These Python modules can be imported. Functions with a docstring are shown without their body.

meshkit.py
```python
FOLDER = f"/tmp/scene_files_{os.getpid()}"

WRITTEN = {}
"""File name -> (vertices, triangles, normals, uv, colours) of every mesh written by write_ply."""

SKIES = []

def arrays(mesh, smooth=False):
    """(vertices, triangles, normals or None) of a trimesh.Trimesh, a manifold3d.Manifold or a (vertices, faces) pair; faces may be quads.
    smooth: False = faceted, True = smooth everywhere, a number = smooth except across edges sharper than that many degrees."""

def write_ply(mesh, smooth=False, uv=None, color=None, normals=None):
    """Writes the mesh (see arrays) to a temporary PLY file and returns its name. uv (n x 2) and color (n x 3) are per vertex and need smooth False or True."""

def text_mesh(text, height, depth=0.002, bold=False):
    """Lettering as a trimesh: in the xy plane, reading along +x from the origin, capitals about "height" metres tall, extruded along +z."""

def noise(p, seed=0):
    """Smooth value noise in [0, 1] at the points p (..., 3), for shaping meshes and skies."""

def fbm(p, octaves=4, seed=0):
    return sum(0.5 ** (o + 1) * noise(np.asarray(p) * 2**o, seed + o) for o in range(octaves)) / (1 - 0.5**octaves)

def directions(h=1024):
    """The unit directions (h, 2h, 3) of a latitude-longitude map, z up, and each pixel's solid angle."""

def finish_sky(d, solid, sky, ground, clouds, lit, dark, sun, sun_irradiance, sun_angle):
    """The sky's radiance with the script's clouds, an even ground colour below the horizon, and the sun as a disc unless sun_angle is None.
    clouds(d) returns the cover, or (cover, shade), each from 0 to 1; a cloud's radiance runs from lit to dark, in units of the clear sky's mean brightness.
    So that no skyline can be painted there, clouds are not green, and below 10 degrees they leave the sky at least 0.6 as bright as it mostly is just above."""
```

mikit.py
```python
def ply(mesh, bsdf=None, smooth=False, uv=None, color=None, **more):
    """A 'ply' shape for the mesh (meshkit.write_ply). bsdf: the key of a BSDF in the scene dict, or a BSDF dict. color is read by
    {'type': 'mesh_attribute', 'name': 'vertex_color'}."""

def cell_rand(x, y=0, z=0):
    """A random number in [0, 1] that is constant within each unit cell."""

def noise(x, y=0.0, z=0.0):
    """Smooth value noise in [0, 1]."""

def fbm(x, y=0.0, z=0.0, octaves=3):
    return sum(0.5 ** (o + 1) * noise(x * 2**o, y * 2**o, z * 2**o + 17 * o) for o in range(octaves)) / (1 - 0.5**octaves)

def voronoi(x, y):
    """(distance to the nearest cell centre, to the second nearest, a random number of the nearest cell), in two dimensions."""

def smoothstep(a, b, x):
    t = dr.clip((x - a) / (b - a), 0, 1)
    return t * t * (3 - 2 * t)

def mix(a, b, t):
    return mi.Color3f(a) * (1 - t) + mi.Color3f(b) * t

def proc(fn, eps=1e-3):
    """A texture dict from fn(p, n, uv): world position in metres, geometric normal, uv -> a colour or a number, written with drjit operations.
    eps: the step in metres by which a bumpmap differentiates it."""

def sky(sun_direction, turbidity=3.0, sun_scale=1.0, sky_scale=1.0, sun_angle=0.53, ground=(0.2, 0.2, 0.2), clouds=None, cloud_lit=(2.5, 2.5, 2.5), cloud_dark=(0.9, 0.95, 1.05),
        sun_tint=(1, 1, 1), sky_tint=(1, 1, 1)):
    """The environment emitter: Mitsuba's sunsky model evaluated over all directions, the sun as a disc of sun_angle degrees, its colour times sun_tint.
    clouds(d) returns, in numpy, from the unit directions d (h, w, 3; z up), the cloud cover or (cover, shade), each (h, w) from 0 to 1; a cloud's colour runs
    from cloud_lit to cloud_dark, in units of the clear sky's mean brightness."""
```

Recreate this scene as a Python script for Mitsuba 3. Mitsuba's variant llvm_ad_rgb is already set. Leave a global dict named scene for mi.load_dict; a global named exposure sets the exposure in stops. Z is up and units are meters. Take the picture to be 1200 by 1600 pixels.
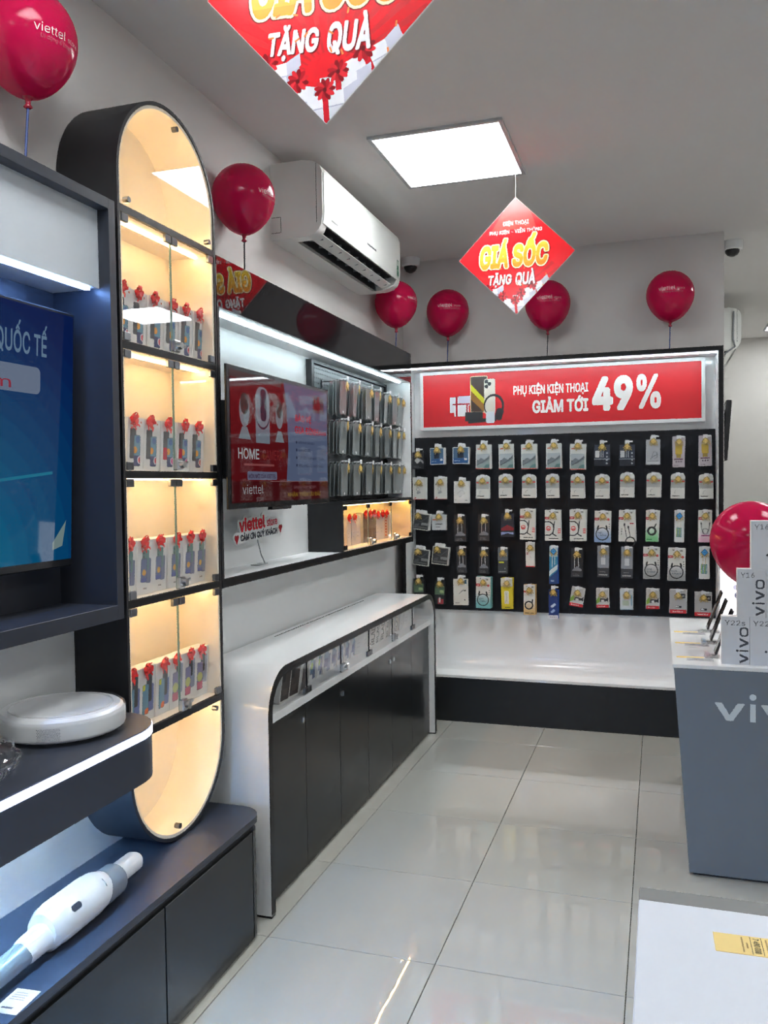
import math, random
import numpy as np, trimesh, manifold3d
import mitsuba as mi, drjit as dr
import mikit, meshkit
from mikit import noise, fbm, smoothstep, mix
from shapely.geometry.polygon import orient
from shapely import Polygon, Point, LineString, box as sbox, union_all, affinity

T = mi.ScalarTransform4f
scene, labels = {}, {}
rng = random.Random(7)

# ------------------------------------------------------------------ camera
CX = math.degrees(2 * math.atan(600 / 1321.7))
YAW, PITCH, ROLL, EYE = 0.314778, 0.0326287, -0.0135363, 1.5688
fwd = np.array([-math.sin(YAW) * math.cos(PITCH), math.cos(YAW) * math.cos(PITCH), -math.sin(PITCH)])
rt = np.cross(fwd, [0, 0, 1]); rt /= np.linalg.norm(rt)
up0 = np.cross(rt, fwd)
upv = -math.sin(ROLL) * rt + math.cos(ROLL) * up0
scene['camera'] = {'type': 'perspective', 'fov': CX, 'fov_axis': 'x', 'near_clip': 0.05, 'far_clip': 100.0,
                   'to_world': T().look_at(origin=[0, 0, EYE], target=(np.array([0, 0, EYE]) + fwd).tolist(), up=upv.tolist())}
# ------------------------------------------------------------------ light levels
exposure = 1.2
PANEL = [7.6, 7.9, 8.0]          # ceiling panels
COOL = [4.6, 9.2, 22.0]         # bluish strips of the media wall
NEUTRAL = [13.0, 16.4, 17.6]     # white strips of the accessory walls
WARM = [16.0, 10.8, 5.0]          # strips inside the glass cabinets
scene['sky'] = mikit.sky([0.3, -0.5, 0.8], turbidity=6.0, sun_scale=0.0, sky_scale=0.35, ground=(0.3, 0.3, 0.3), sky_tint=(1, 1, 1.05))
scene['sky']['sampling_weight'] = 2.0


# ------------------------------------------------------------------ helpers
def lin(c):
    c = np.asarray(c, float) / 255.0
    return np.where(c <= 0.04045, c / 12.92, ((c + 0.055) / 1.055) ** 2.4)


def rgb(*c):
    return {'type': 'rgb', 'value': [float(x) for x in lin(c)]}


def bsdf(key, color, rough=0.4, **more):
    d = {'type': 'principled', 'base_color': color if isinstance(color, dict) else rgb(*color), 'roughness': rough}
    d.update(more)
    scene[key] = {'type': 'twosided', 'bsdf': d}


def numbered(name):
    k, n = name, 0
    while k in USED:
        n += 1
        k = '%s_%03d' % (name, n)
    USED.add(k)
    return k


USED = set()


def thing(name, label, cat, group=None):
    k = numbered(name)
    labels[k] = {'label': label, 'category': cat}
    if group:
        labels[k]['group'] = group
    return k


def part(parent, name, shape, at=None, label=None, emit=None, kind=None):
    k = numbered(parent + '__' + name)
    s = dict(shape)
    if at is not None:
        s['to_world'] = at
    if emit is not None:
        s['emitter'] = {'type': 'area', 'radiance': emit if isinstance(emit, dict) else {'type': 'rgb', 'value': list(emit)}}
    scene[k] = s
    if label or kind:
        labels[k] = {}
        if label:
            labels[k]['label'] = label
        if kind:
            labels[k]['kind'] = kind
    return k


def single(name, shape, label, cat, group=None, at=None, emit=None):
    k = thing(name, label, cat, group)
    s = dict(shape)
    if at is not None:
        s['to_world'] = at
    if emit is not None:
        s['emitter'] = {'type': 'area', 'radiance': {'type': 'rgb', 'value': list(emit)}}
    scene[k] = s
    return k


def struct(name, shape, label, at=None):
    k = numbered(name)
    s = dict(shape)
    if at is not None:
        s['to_world'] = at
    scene[k] = s
    labels[k] = {'kind': 'structure', 'label': label}
    return k


def mv(x, y, z, rz=0.0, sc=None):
    t = T().translate([x, y, z])
    if rz:
        t = t.rotate([0, 0, 1], rz)
    if sc:
        t = t.scale(sc)
    return t


def bx(x0, x1, y0, y1, z0, z1, r=0.0):
    if r <= 0:
        m = trimesh.creation.box(extents=[x1 - x0, y1 - y0, z1 - z0])
        m.apply_translation([(x0 + x1) / 2, (y0 + y1) / 2, (z0 + z1) / 2])
        return m
    p = []
    for sx in (0, 1):
        for sy in (0, 1):
            for sz in (0, 1):
                c = [(x0, x1)[sx], (y0, y1)[sy], (z0, z1)[sz]]
                d = [(r, -r)[sx], (r, -r)[sy], (r, -r)[sz]]
                for k in range(3):
                    q = [c[j] + (d[j] if j != k else 0) for j in range(3)]
                    p.append(q)
    return trimesh.convex.convex_hull(np.array(p))


def cat(*m):
    return trimesh.util.concatenate([x for x in m])


def extr(poly, h):
    g = list(getattr(poly, 'geoms', [poly]))
    return cat(*[trimesh.creation.extrude_polygon(q, h, engine='earcut') for q in g if q.area > 1e-10])


def frame(m, o, u, v, w):
    """local (x,y,z) -> o + x u + y v + z w"""
    A = np.eye(4)
    A[:3, 0], A[:3, 1], A[:3, 2], A[:3, 3] = u, v, w, o
    m = m.copy()
    m.apply_transform(A)
    return m


def ex_x(poly, x0, x1):
    """polygon in (y,z) extruded from x0 to x1"""
    return frame(extr(poly, x1 - x0), [x0, 0, 0], [0, 1, 0], [0, 0, 1], [1, 0, 0])


def ex_y(poly, y0, y1):
    """polygon in (x,z) extruded from y0 to y1"""
    return frame(extr(poly, y1 - y0), [0, y1, 0], [1, 0, 0], [0, 0, 1], [0, -1, 0])


def ex_z(poly, z0, z1):
    return frame(extr(poly, z1 - z0), [0, 0, z0], [1, 0, 0], [0, 1, 0], [0, 0, 1])


def tube(pts, r, n=8, caps=True):
    pts = np.asarray(pts, float)
    rr = np.broadcast_to(np.asarray(r, float), (len(pts),))
    tan = np.gradient(pts, axis=0)
    tan /= np.maximum(np.linalg.norm(tan, axis=1, keepdims=True), 1e-9)
    a = np.array([0, 0, 1.0]) if abs(tan[0][2]) < 0.9 else np.array([1.0, 0, 0])
    V = []
    s = np.cross(tan[0], a)
    for i in range(len(pts)):
        s = s - tan[i] * (s @ tan[i]); s /= np.linalg.norm(s)
        b = np.cross(tan[i], s)
        for k in range(n):
            t = 2 * math.pi * k / n
            V.append(pts[i] + rr[i] * (math.cos(t) * s + math.sin(t) * b))
    F = []
    for i in range(len(pts) - 1):
        for k in range(n):
            a0, a1 = i * n + k, i * n + (k + 1) % n
            F += [[a0, a1, a1 + n], [a0, a1 + n, a0 + n]]
    if caps:
        V += [pts[0], pts[-1]]
        c0, c1 = len(V) - 2, len(V) - 1
        m = (len(pts) - 1) * n
        for k in range(n):
            F += [[c0, (k + 1) % n, k], [c1, m + k, m + (k + 1) % n]]
    return trimesh.Trimesh(V, F, process=False)


def lathe(prof, n=40):
    """prof: list of (r, z) from bottom to top"""
    V, F = [], []
    for r, z in prof:
        for k in range(n):
            t = 2 * math.pi * k / n
            V.append([r * math.cos(t), r * math.sin(t), z])
    for i in range(len(prof) - 1):
        for k in range(n):
            a0, a1 = i * n + k, i * n + (k + 1) % n
            F += [[a0, a1, a1 + n], [a0, a1 + n, a0 + n]]
    m = trimesh.Trimesh(V, F, process=False)
    m.merge_vertices()
    m.update_faces(m.nondegenerate_faces())
    return m


def rrect(x0, y0, x1, y1, r):
    r = min(r, (x1 - x0) / 2 - 1e-5, (y1 - y0) / 2 - 1e-5)
    return sbox(x0 + r, y0 + r, x1 - r, y1 - r).buffer(r, 6)


TXT = {}


def text(s, bold=False):
    """lettering as a flat shape, capitals about 1 high"""
    if (s, bold) not in TXT:
        m = meshkit.text_mesh(s, 1.0, 0.05, bold)
        f = m.faces[m.face_normals[:, 2] > 0.9]
        TXT[(s, bold)] = union_all([Polygon(m.vertices[t][:, :2]).buffer(1e-4) for t in f]).simplify(0.006)
    return TXT[(s, bold)]


def fit(s, x0, y0, x1, y1, bold=True, shear=0.0, grow=0.0, rot=0):
    g = text(s, bold)
    if grow:
        g = g.buffer(grow)
    if shear:
        g = affinity.affine_transform(g, [1, shear, 0, 1, 0, 0])
    if rot:
        g = affinity.rotate(g, rot, origin=(0, 0))
    a, b, c, d = g.bounds
    sx, sy = (x1 - x0) / (c - a), (y1 - y0) / (d - b)
    return affinity.affine_transform(g, [sx, 0, 0, sy, x0 - a * sx, y0 - b * sy])


def lines(x0, x1, y0, dy, n, t, seed=0):
    """unreadable small print: n short bars"""
    r = random.Random(seed)
    return union_all([sbox(x0, y0 - i * dy, x0 + (x1 - x0) * (0.6 + 0.4 * r.random()), y0 - i * dy + t) for i in range(n)])


class Art:
    """a flat print: shapes in local (u, v), later ones on top; one mesh with a colour per vertex"""

    def __init__(self, clip=None):
        self.p, self.clip = [], clip

    def add(self, g, *c):
        self.p.append((g, lin(c)))
        return self

    def mesh(self, o, u, v, gain=1.0, curve=None):
        cover, V, F, C, n = None, [], [], [], 0
        for g, c in reversed(self.p):
            if self.clip is not None:
                g = g.intersection(self.clip)
            q = g if cover is None else g.difference(cover)
            cover = g if cover is None else cover.union(g)
            for a in getattr(q, 'geoms', [q]):
                if a.geom_type != 'Polygon' or a.area < 1e-9:
                    continue
                vv, ff = trimesh.creation.triangulate_polygon(a, engine='earcut')
                V.append(vv); F.append(np.asarray(ff) + n); n += len(vv)
                C.append(np.tile(np.asarray(c) * gain, (len(vv), 1)))
        V, F, C = np.vstack(V), np.vstack(F), np.vstack(C)
        if curve is not None:
            P = curve(V)
        else:
            P = np.asarray(o, float) + V[:, :1] * np.asarray(u, float) + V[:, 1:2] * np.asarray(v, float)
            w = np.cross(u, v)
            t = P[F]
            nn = np.cross(t[:, 1] - t[:, 0], t[:, 2] - t[:, 0])
            flip = (nn @ w) < 0
            F[flip] = F[flip][:, ::-1]
        return trimesh.Trimesh(P, F, process=False), C

    def shape(self, o, u, v, key='print', gain=1.0, curve=None):
        m, c = self.mesh(o, u, v, gain, curve)
        return mikit.ply(m, key, False, color=c)


ORD = ['first', 'second', 'third', 'fourth', 'fifth', 'sixth', 'seventh', 'eighth', 'ninth', 'tenth', 'eleventh', 'twelfth', 'thirteenth']
UX, UY, UZ = [1, 0, 0], [0, 1, 0], [0, 0, 1]

# ------------------------------------------------------------------ materials
def ripple(p, n, uv):
    return fbm(p.x * 9, p.y * 9, 0.0, 2) + 0.25 * noise(p.x * 45, p.y * 45)


def polished(key, c):
    scene[key] = {'type': 'twosided', 'bsdf': {'type': 'bumpmap', 'scale': 0.00008, 'tex': mikit.proc(ripple),
                  'bsdf': {'type': 'plastic', 'diffuse_reflectance': {'type': 'rgb', 'value': c}, 'int_ior': 1.72, 'nonlinear': True}}}


scene['black_mirror'] = {'type': 'twosided', 'bsdf': {'type': 'plastic', 'diffuse_reflectance': {'type': 'rgb', 'value': [0.008, 0.008, 0.009]}, 'int_ior': 1.38}}
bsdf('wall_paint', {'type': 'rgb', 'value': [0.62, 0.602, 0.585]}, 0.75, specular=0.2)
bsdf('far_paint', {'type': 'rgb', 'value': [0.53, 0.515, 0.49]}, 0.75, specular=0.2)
bsdf('ceiling_paint', {'type': 'rgb', 'value': [0.60, 0.588, 0.575]}, 0.9, specular=0.1)
polished('tile_a', [0.76, 0.76, 0.72])
polished('tile_b', [0.75, 0.75, 0.715])
polished('tile_c', [0.77, 0.765, 0.725])
bsdf('grout', (70, 70, 66), 0.8)
bsdf('charcoal', (44, 47, 54), 0.38, specular=0.4)
bsdf('charcoal_door', (22, 25, 26), 0.22, specular=0.3)
bsdf('black_matte', (20, 20, 22), 0.5)
bsdf('black_gloss', (16, 16, 18), 0.04, specular=0.5)
bsdf('black_edge', (11, 12, 13), 0.35, specular=0.3)
bsdf('white_laminate', (222, 224, 224), 0.12)
bsdf('white_satin', (220, 222, 222), 0.4)
bsdf('white_plastic', (226, 228, 230), 0.25)
bsdf('ac_plastic', (222, 224, 220), 0.22)
bsdf('cream', (232, 222, 204), 0.5)
bsdf('dark_plastic', (24, 25, 27), 0.3)
bsdf('grey_plastic', (120, 124, 128), 0.35)
bsdf('frame_grey', (172, 174, 176), 0.5)
bsdf('display_white', (243, 244, 244), 0.12)
bsdf('sign_red', (186, 26, 32), 0.45)
bsdf('grey_body', (101, 108, 114), 0.45)
bsdf('strip_grey', (118, 120, 118), 0.5)
bsdf('chrome', (210, 212, 215), 0.12, metallic=1.0)
bsdf('steel', (112, 114, 118), 0.25, metallic=1.0)
bsdf('gold', (196, 158, 78), 0.35, metallic=0.35)
bsdf('gold_ribbon', (176, 150, 88), 0.4, metallic=0.2)
bsdf('blue_tag', (60, 130, 190), 0.35, metallic=0.2)
bsdf('bow_red', (214, 24, 22), 0.3, sheen=0.3)
bsdf('card_white', (222, 222, 220), 0.4)
bsdf('card_kraft', (196, 160, 104), 0.6)
bsdf('card_dark', (28, 30, 34), 0.35)
bsdf('card_blue', (28, 72, 150), 0.4)
bsdf('card_yellow', (226, 204, 40), 0.4)
bsdf('card_teal', (120, 178, 178), 0.4)
bsdf('case_clear', (120, 126, 126), 0.15, specular=0.6)
bsdf('case_dark', (52, 56, 58), 0.15, specular=0.6)
bsdf('case_pink', (150, 120, 120), 0.15, specular=0.6)
bsdf('board_grey', (74, 78, 80), 0.45)
bsdf('board_black', (20, 21, 26), 0.55, specular=0.3)
bsdf('charcoal_base', (24, 26, 28), 0.3)
bsdf('header_white', (186, 192, 198), 0.5)
bsdf('table_white', (206, 211, 219), 0.35)
bsdf('string', (225, 225, 220), 0.6)
bsdf('stick', (40, 60, 120), 0.4)
bsdf('stick_black', (30, 30, 36), 0.4)
bsdf('price_yellow', (226, 200, 128), 0.5)
bsdf('lamp_off', (235, 235, 235), 0.5)
bsdf('screen_glass', (6, 6, 8), 0.03, specular=0.2)
bsdf('print', {'type': 'mesh_attribute', 'name': 'vertex_color'}, 0.45)
bsdf('print_gloss', {'type': 'mesh_attribute', 'name': 'vertex_color'}, 0.2)
scene['glass'] = {'type': 'thindielectric', 'int_ior': 1.5}
bsdf('glass_edge', (110, 132, 122), 0.2)
scene['film'] = {'type': 'thindielectric', 'int_ior': 1.35}
scene['balloon_red'] = {'type': 'blendbsdf', 'weight': 0.6,
                        'thin': {'type': 'principledthin', 'base_color': {'type': 'rgb', 'value': [0.70, 0.010, 0.085]}, 'roughness': 0.3, 'spec_trans': 0.0, 'diff_trans': 1.0, 'eta': 1.5},
                        'skin': {'type': 'twosided', 'bsdf': {'type': 'roughplastic', 'diffuse_reflectance': {'type': 'rgb', 'value': [0.50, 0.008, 0.06]}, 'alpha': 0.03, 'int_ior': 1.45}}}
bsdf('balloon_knot', (150, 16, 44), 0.3)

# ------------------------------------------------------------------ room
XL, YB, ZC = -1.69, 5.67, 3.10          # left wall, back wall, ceiling
XR, YF, YN, XW = 3.0, 10.0, -3.6, 0.385  # right wall, far wall, shop front, end of the back wall

fl = struct('floor', mikit.ply(bx(XL - .2, XR + .2, YN - .2, YF + .2, -.2, -.004), 'grout'), 'pale grey polished tile floor')
tile = bx(-.2985, .2985, -.2985, .2985, -.010, 0, .0012)
tiles = [mikit.ply(tile, k) for k in ('tile_a', 'tile_b', 'tile_c')]
GX, GY = -.7009, 5.0240
for j in range(-15, 9):
    for i in range(-2, 9):
        cx_, cy_ = GX + .6 * i + .3, GY + .6 * j + .3
        if cy_ < YN or cy_ > YF or cx_ > XR or (cx_ < XW - .3 and cy_ > YB + .3) or cx_ < XL - .1:
            continue
        if len([1 for k in USED if k.startswith('floor__tile')]) >= 296:
            break
        part(fl, 'tile', tiles[rng.randrange(3)], mv(cx_, cy_, 0))
struct('ceiling', mikit.ply(bx(XL - .2, XR + .2, YN - .2, YF + .2, ZC, ZC + .2), 'ceiling_paint'), 'plain off-white ceiling of the shop')
struct('wall_left', mikit.ply(bx(XL - .2, XL, YN - .2, YB + .1, 0, ZC), 'wall_paint'), 'off-white wall behind the display cabinets')
struct('wall_back', mikit.ply(bx(XL - .2, XW, YB, YB + .2, 0, ZC), 'wall_paint'), 'off-white wall above the accessory display')
struct('wall_inner', mikit.ply(bx(XW - .2, XW, YB + .2, YF, 0, ZC), 'wall_paint'), 'side wall running on behind the accessory display')
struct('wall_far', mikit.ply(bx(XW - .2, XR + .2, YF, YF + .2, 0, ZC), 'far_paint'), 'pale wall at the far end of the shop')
struct('wall_right', mikit.ply(bx(XR, XR + .2, YN - .2, YF, 0, ZC), 'wall_paint'), 'off-white wall on the right')
fr = sbox(XL - .2, 0, XR + .2, ZC).difference(sbox(-1.2, 0, 2.6, 2.65))
struct('wall_front', mikit.ply(ex_y(fr, YN - .2, YN), 'wall_paint'), 'shop front wall with a wide open entrance')

# ceiling lights
PW, PL = .565, .63
frm = extr(sbox(-PW / 2 - .018, -PL / 2 - .018, PW / 2 + .018, PL / 2 + .018).difference(sbox(-PW / 2, -PL / 2, PW / 2, PL / 2)), .012)
frm.apply_translation([0, 0, -.012])
s_frame = mikit.ply(frm, 'frame_grey')
s_diff = mikit.ply(bx(-PW / 2, PW / 2, -PL / 2, PL / 2, -.008, -.002), 'lamp_off')
for px_, py_ in [(-.922, 3.91), (-.922, 1.25), (-.922, -1.4), (1.32, 9.2), (1.32, 6.55), (1.32, 3.91), (1.32, 1.25), (1.32, -1.4)]:
    vis = (px_, py_) == (-.922, 3.91)
    far = (px_, py_) == (1.32, 9.2)
    t = thing('ceiling_light', 'square recessed ceiling light panel beside the air conditioner' if vis else
              'ceiling light panel at the far end of the shop, cut by the right edge' if far else
              'square ceiling light panel, %s row, %s from the shop front' % ('left' if px_ < 0 else 'middle' if px_ < 2 else 'right', ORD[int(round((py_ + 1.4) / 2.65))]), 'ceiling light', 'ceiling panels')
    part(t, 'frame', s_frame, mv(px_, py_, ZC))
    part(t, 'diffuser', s_diff, mv(px_, py_, ZC), emit=PANEL)


# ------------------------------------------------------------------ air conditioners
def aircon(key, label):
    t = thing(key, label, 'air conditioner')
    L = 1.2
    prof = Polygon([(0, .345), (.16, .345), (.215, .335), (.246, .312), (.255, .285), (.256, .10), (.250, .055), (.238, .03), (.215, .012), (.18, .002), (.13, 0), (0, 0)])
    vent = Polygon([(.105, -.02), (.30, -.02), (.30, .052), (.235, .085), (.10, .055)])
    ccw = lambda g: manifold3d.CrossSection([np.array(orient(g).exterior.coords)[:-1]])
    b = manifold3d.Manifold.extrude(ccw(prof), L)
    c = manifold3d.Manifold.extrude(ccw(vent), L - .13).translate([0, 0, .065])
    body = b - c
    mm = body.to_mesh()
    m = trimesh.Trimesh(mm.vert_properties[:, :3], mm.tri_verts)
    W = lambda q: frame(q, [0, L, 0], [1, 0, 0], [0, 0, 1], [0, -1, 0])
    out = {'t': t, 'body': mikit.ply(W(m), 'ac_plastic', 30)}
    front = ex_y(Polygon([(.2565, .285), (.2595, .28), (.2605, .11), (.2545, .056), (.2505, .056), (.2565, .10)]), .012, L - .012)
    out['front_panel'] = mikit.ply(front, 'ac_plastic', 30)
    seam = bx(.20, .215, -.001, .001, .03, .31)
    out['side_seam'] = mikit.ply(cat(bx(.226, .229, -.0012, .001, .06, .325), bx(.005, .05, -.0012, .001, .10, .103), bx(.05, .053, -.0012, .001, .03, .10), bx(.005, .05, -.0012, .001, .03, .033)), 'strip_grey')
    out['louver'] = mikit.ply(ex_y(Polygon([(.165, .016), (.218, .034), (.219, .029), (.166, .011)]), .07, L - .07), 'ac_plastic')
    inner = ex_y(Polygon([(.122, .002), (.128, .0), (.126, .052), (.222, .072), (.221, .075), (.121, .056)]), .068, L - .068)
    out['vent_lining'] = mikit.ply(inner, 'dark_plastic')
    vanes = []
    for i in range(9):
        y = .13 + i * .12
        vanes.append(bx(.135, .205, y, y + .004, .018, .06))
    out['vane'] = [mikit.ply(v, 'grey_plastic') for v in vanes]
    return t, out


t, ac = aircon('air_conditioner', 'white split air conditioner on the left wall under the ceiling')
AT = mv(XL, 3.57, 2.692)
for n in ('body', 'front_panel', 'side_seam', 'louver', 'vent_lining'):
    part(t, n, ac[n], AT)
for v in ac['vane']:
    part(t, 'vane', v, AT)
a = Art().add(lines(0, .15, .0, .02, 1, .010, 2), 110, 112, 112)
part(t, 'logo', a.shape([XL + .2615, 3.57 + .60, 2.692 + .115], UY, UZ))
a = Art().add(lines(0, .12, .0, .02, 1, .006, 3), 150, 152, 150)
part(t, 'badge', a.shape([XL + .2615, 3.57 + .10, 2.692 + .09], UY, UZ))
a = Art().add(sbox(0, 0, .035, .09), 70, 110, 90).add(sbox(.004, .06, .031, .085), 190, 200, 190).add(sbox(.004, .03, .031, .035), 190, 200, 190)
part(t, 'energy_label', a.shape([XL + .2616, 3.57 + 1.12, 2.692 + .075], UY, UZ), label='green energy label')
t, ac = aircon('air_conditioner', 'white air conditioner half hidden behind the wall end at right')
AT = mv(XW, 7.55, 2.64)
for n in ('body', 'front_panel', 'side_seam', 'louver', 'vent_lining'):
    part(t, n, ac[n], AT)
part(t, 'drain_pipe', mikit.ply(tube([[XW + .20, 7.545, 2.95], [XW + .195, 7.54, 2.72], [XW + .21, 7.53, 2.66], [XW + .12, 7.53, 2.60], [XW + .03, 7.53, 2.5]], .008, 6), 'grey_plastic', True))


# ------------------------------------------------------------------ dome cameras
def dome(x, y, z, label):
    t = thing('dome_camera', label, 'security camera')
    part(t, 'base', mikit.ply(lathe([(0, z - .055), (.05, z - .055), (.062, z - .048), (.065, z - .004), (.065, z)], 28), 'white_plastic', 30), mv(x, y, 0))
    part(t, 'dome', mikit.ply(lathe([(0, z - .096), (.018, z - .093), (.033, z - .083), (.043, z - .068), (.045, z - .054)], 24), 'black_gloss', True), mv(x, y, 0))


dome(.452, 5.93, ZC, 'white dome security camera on the ceiling near the end of the back wall')
dome(-1.605, 5.585, ZC, 'white dome security camera on the ceiling above the back left corner')


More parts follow.
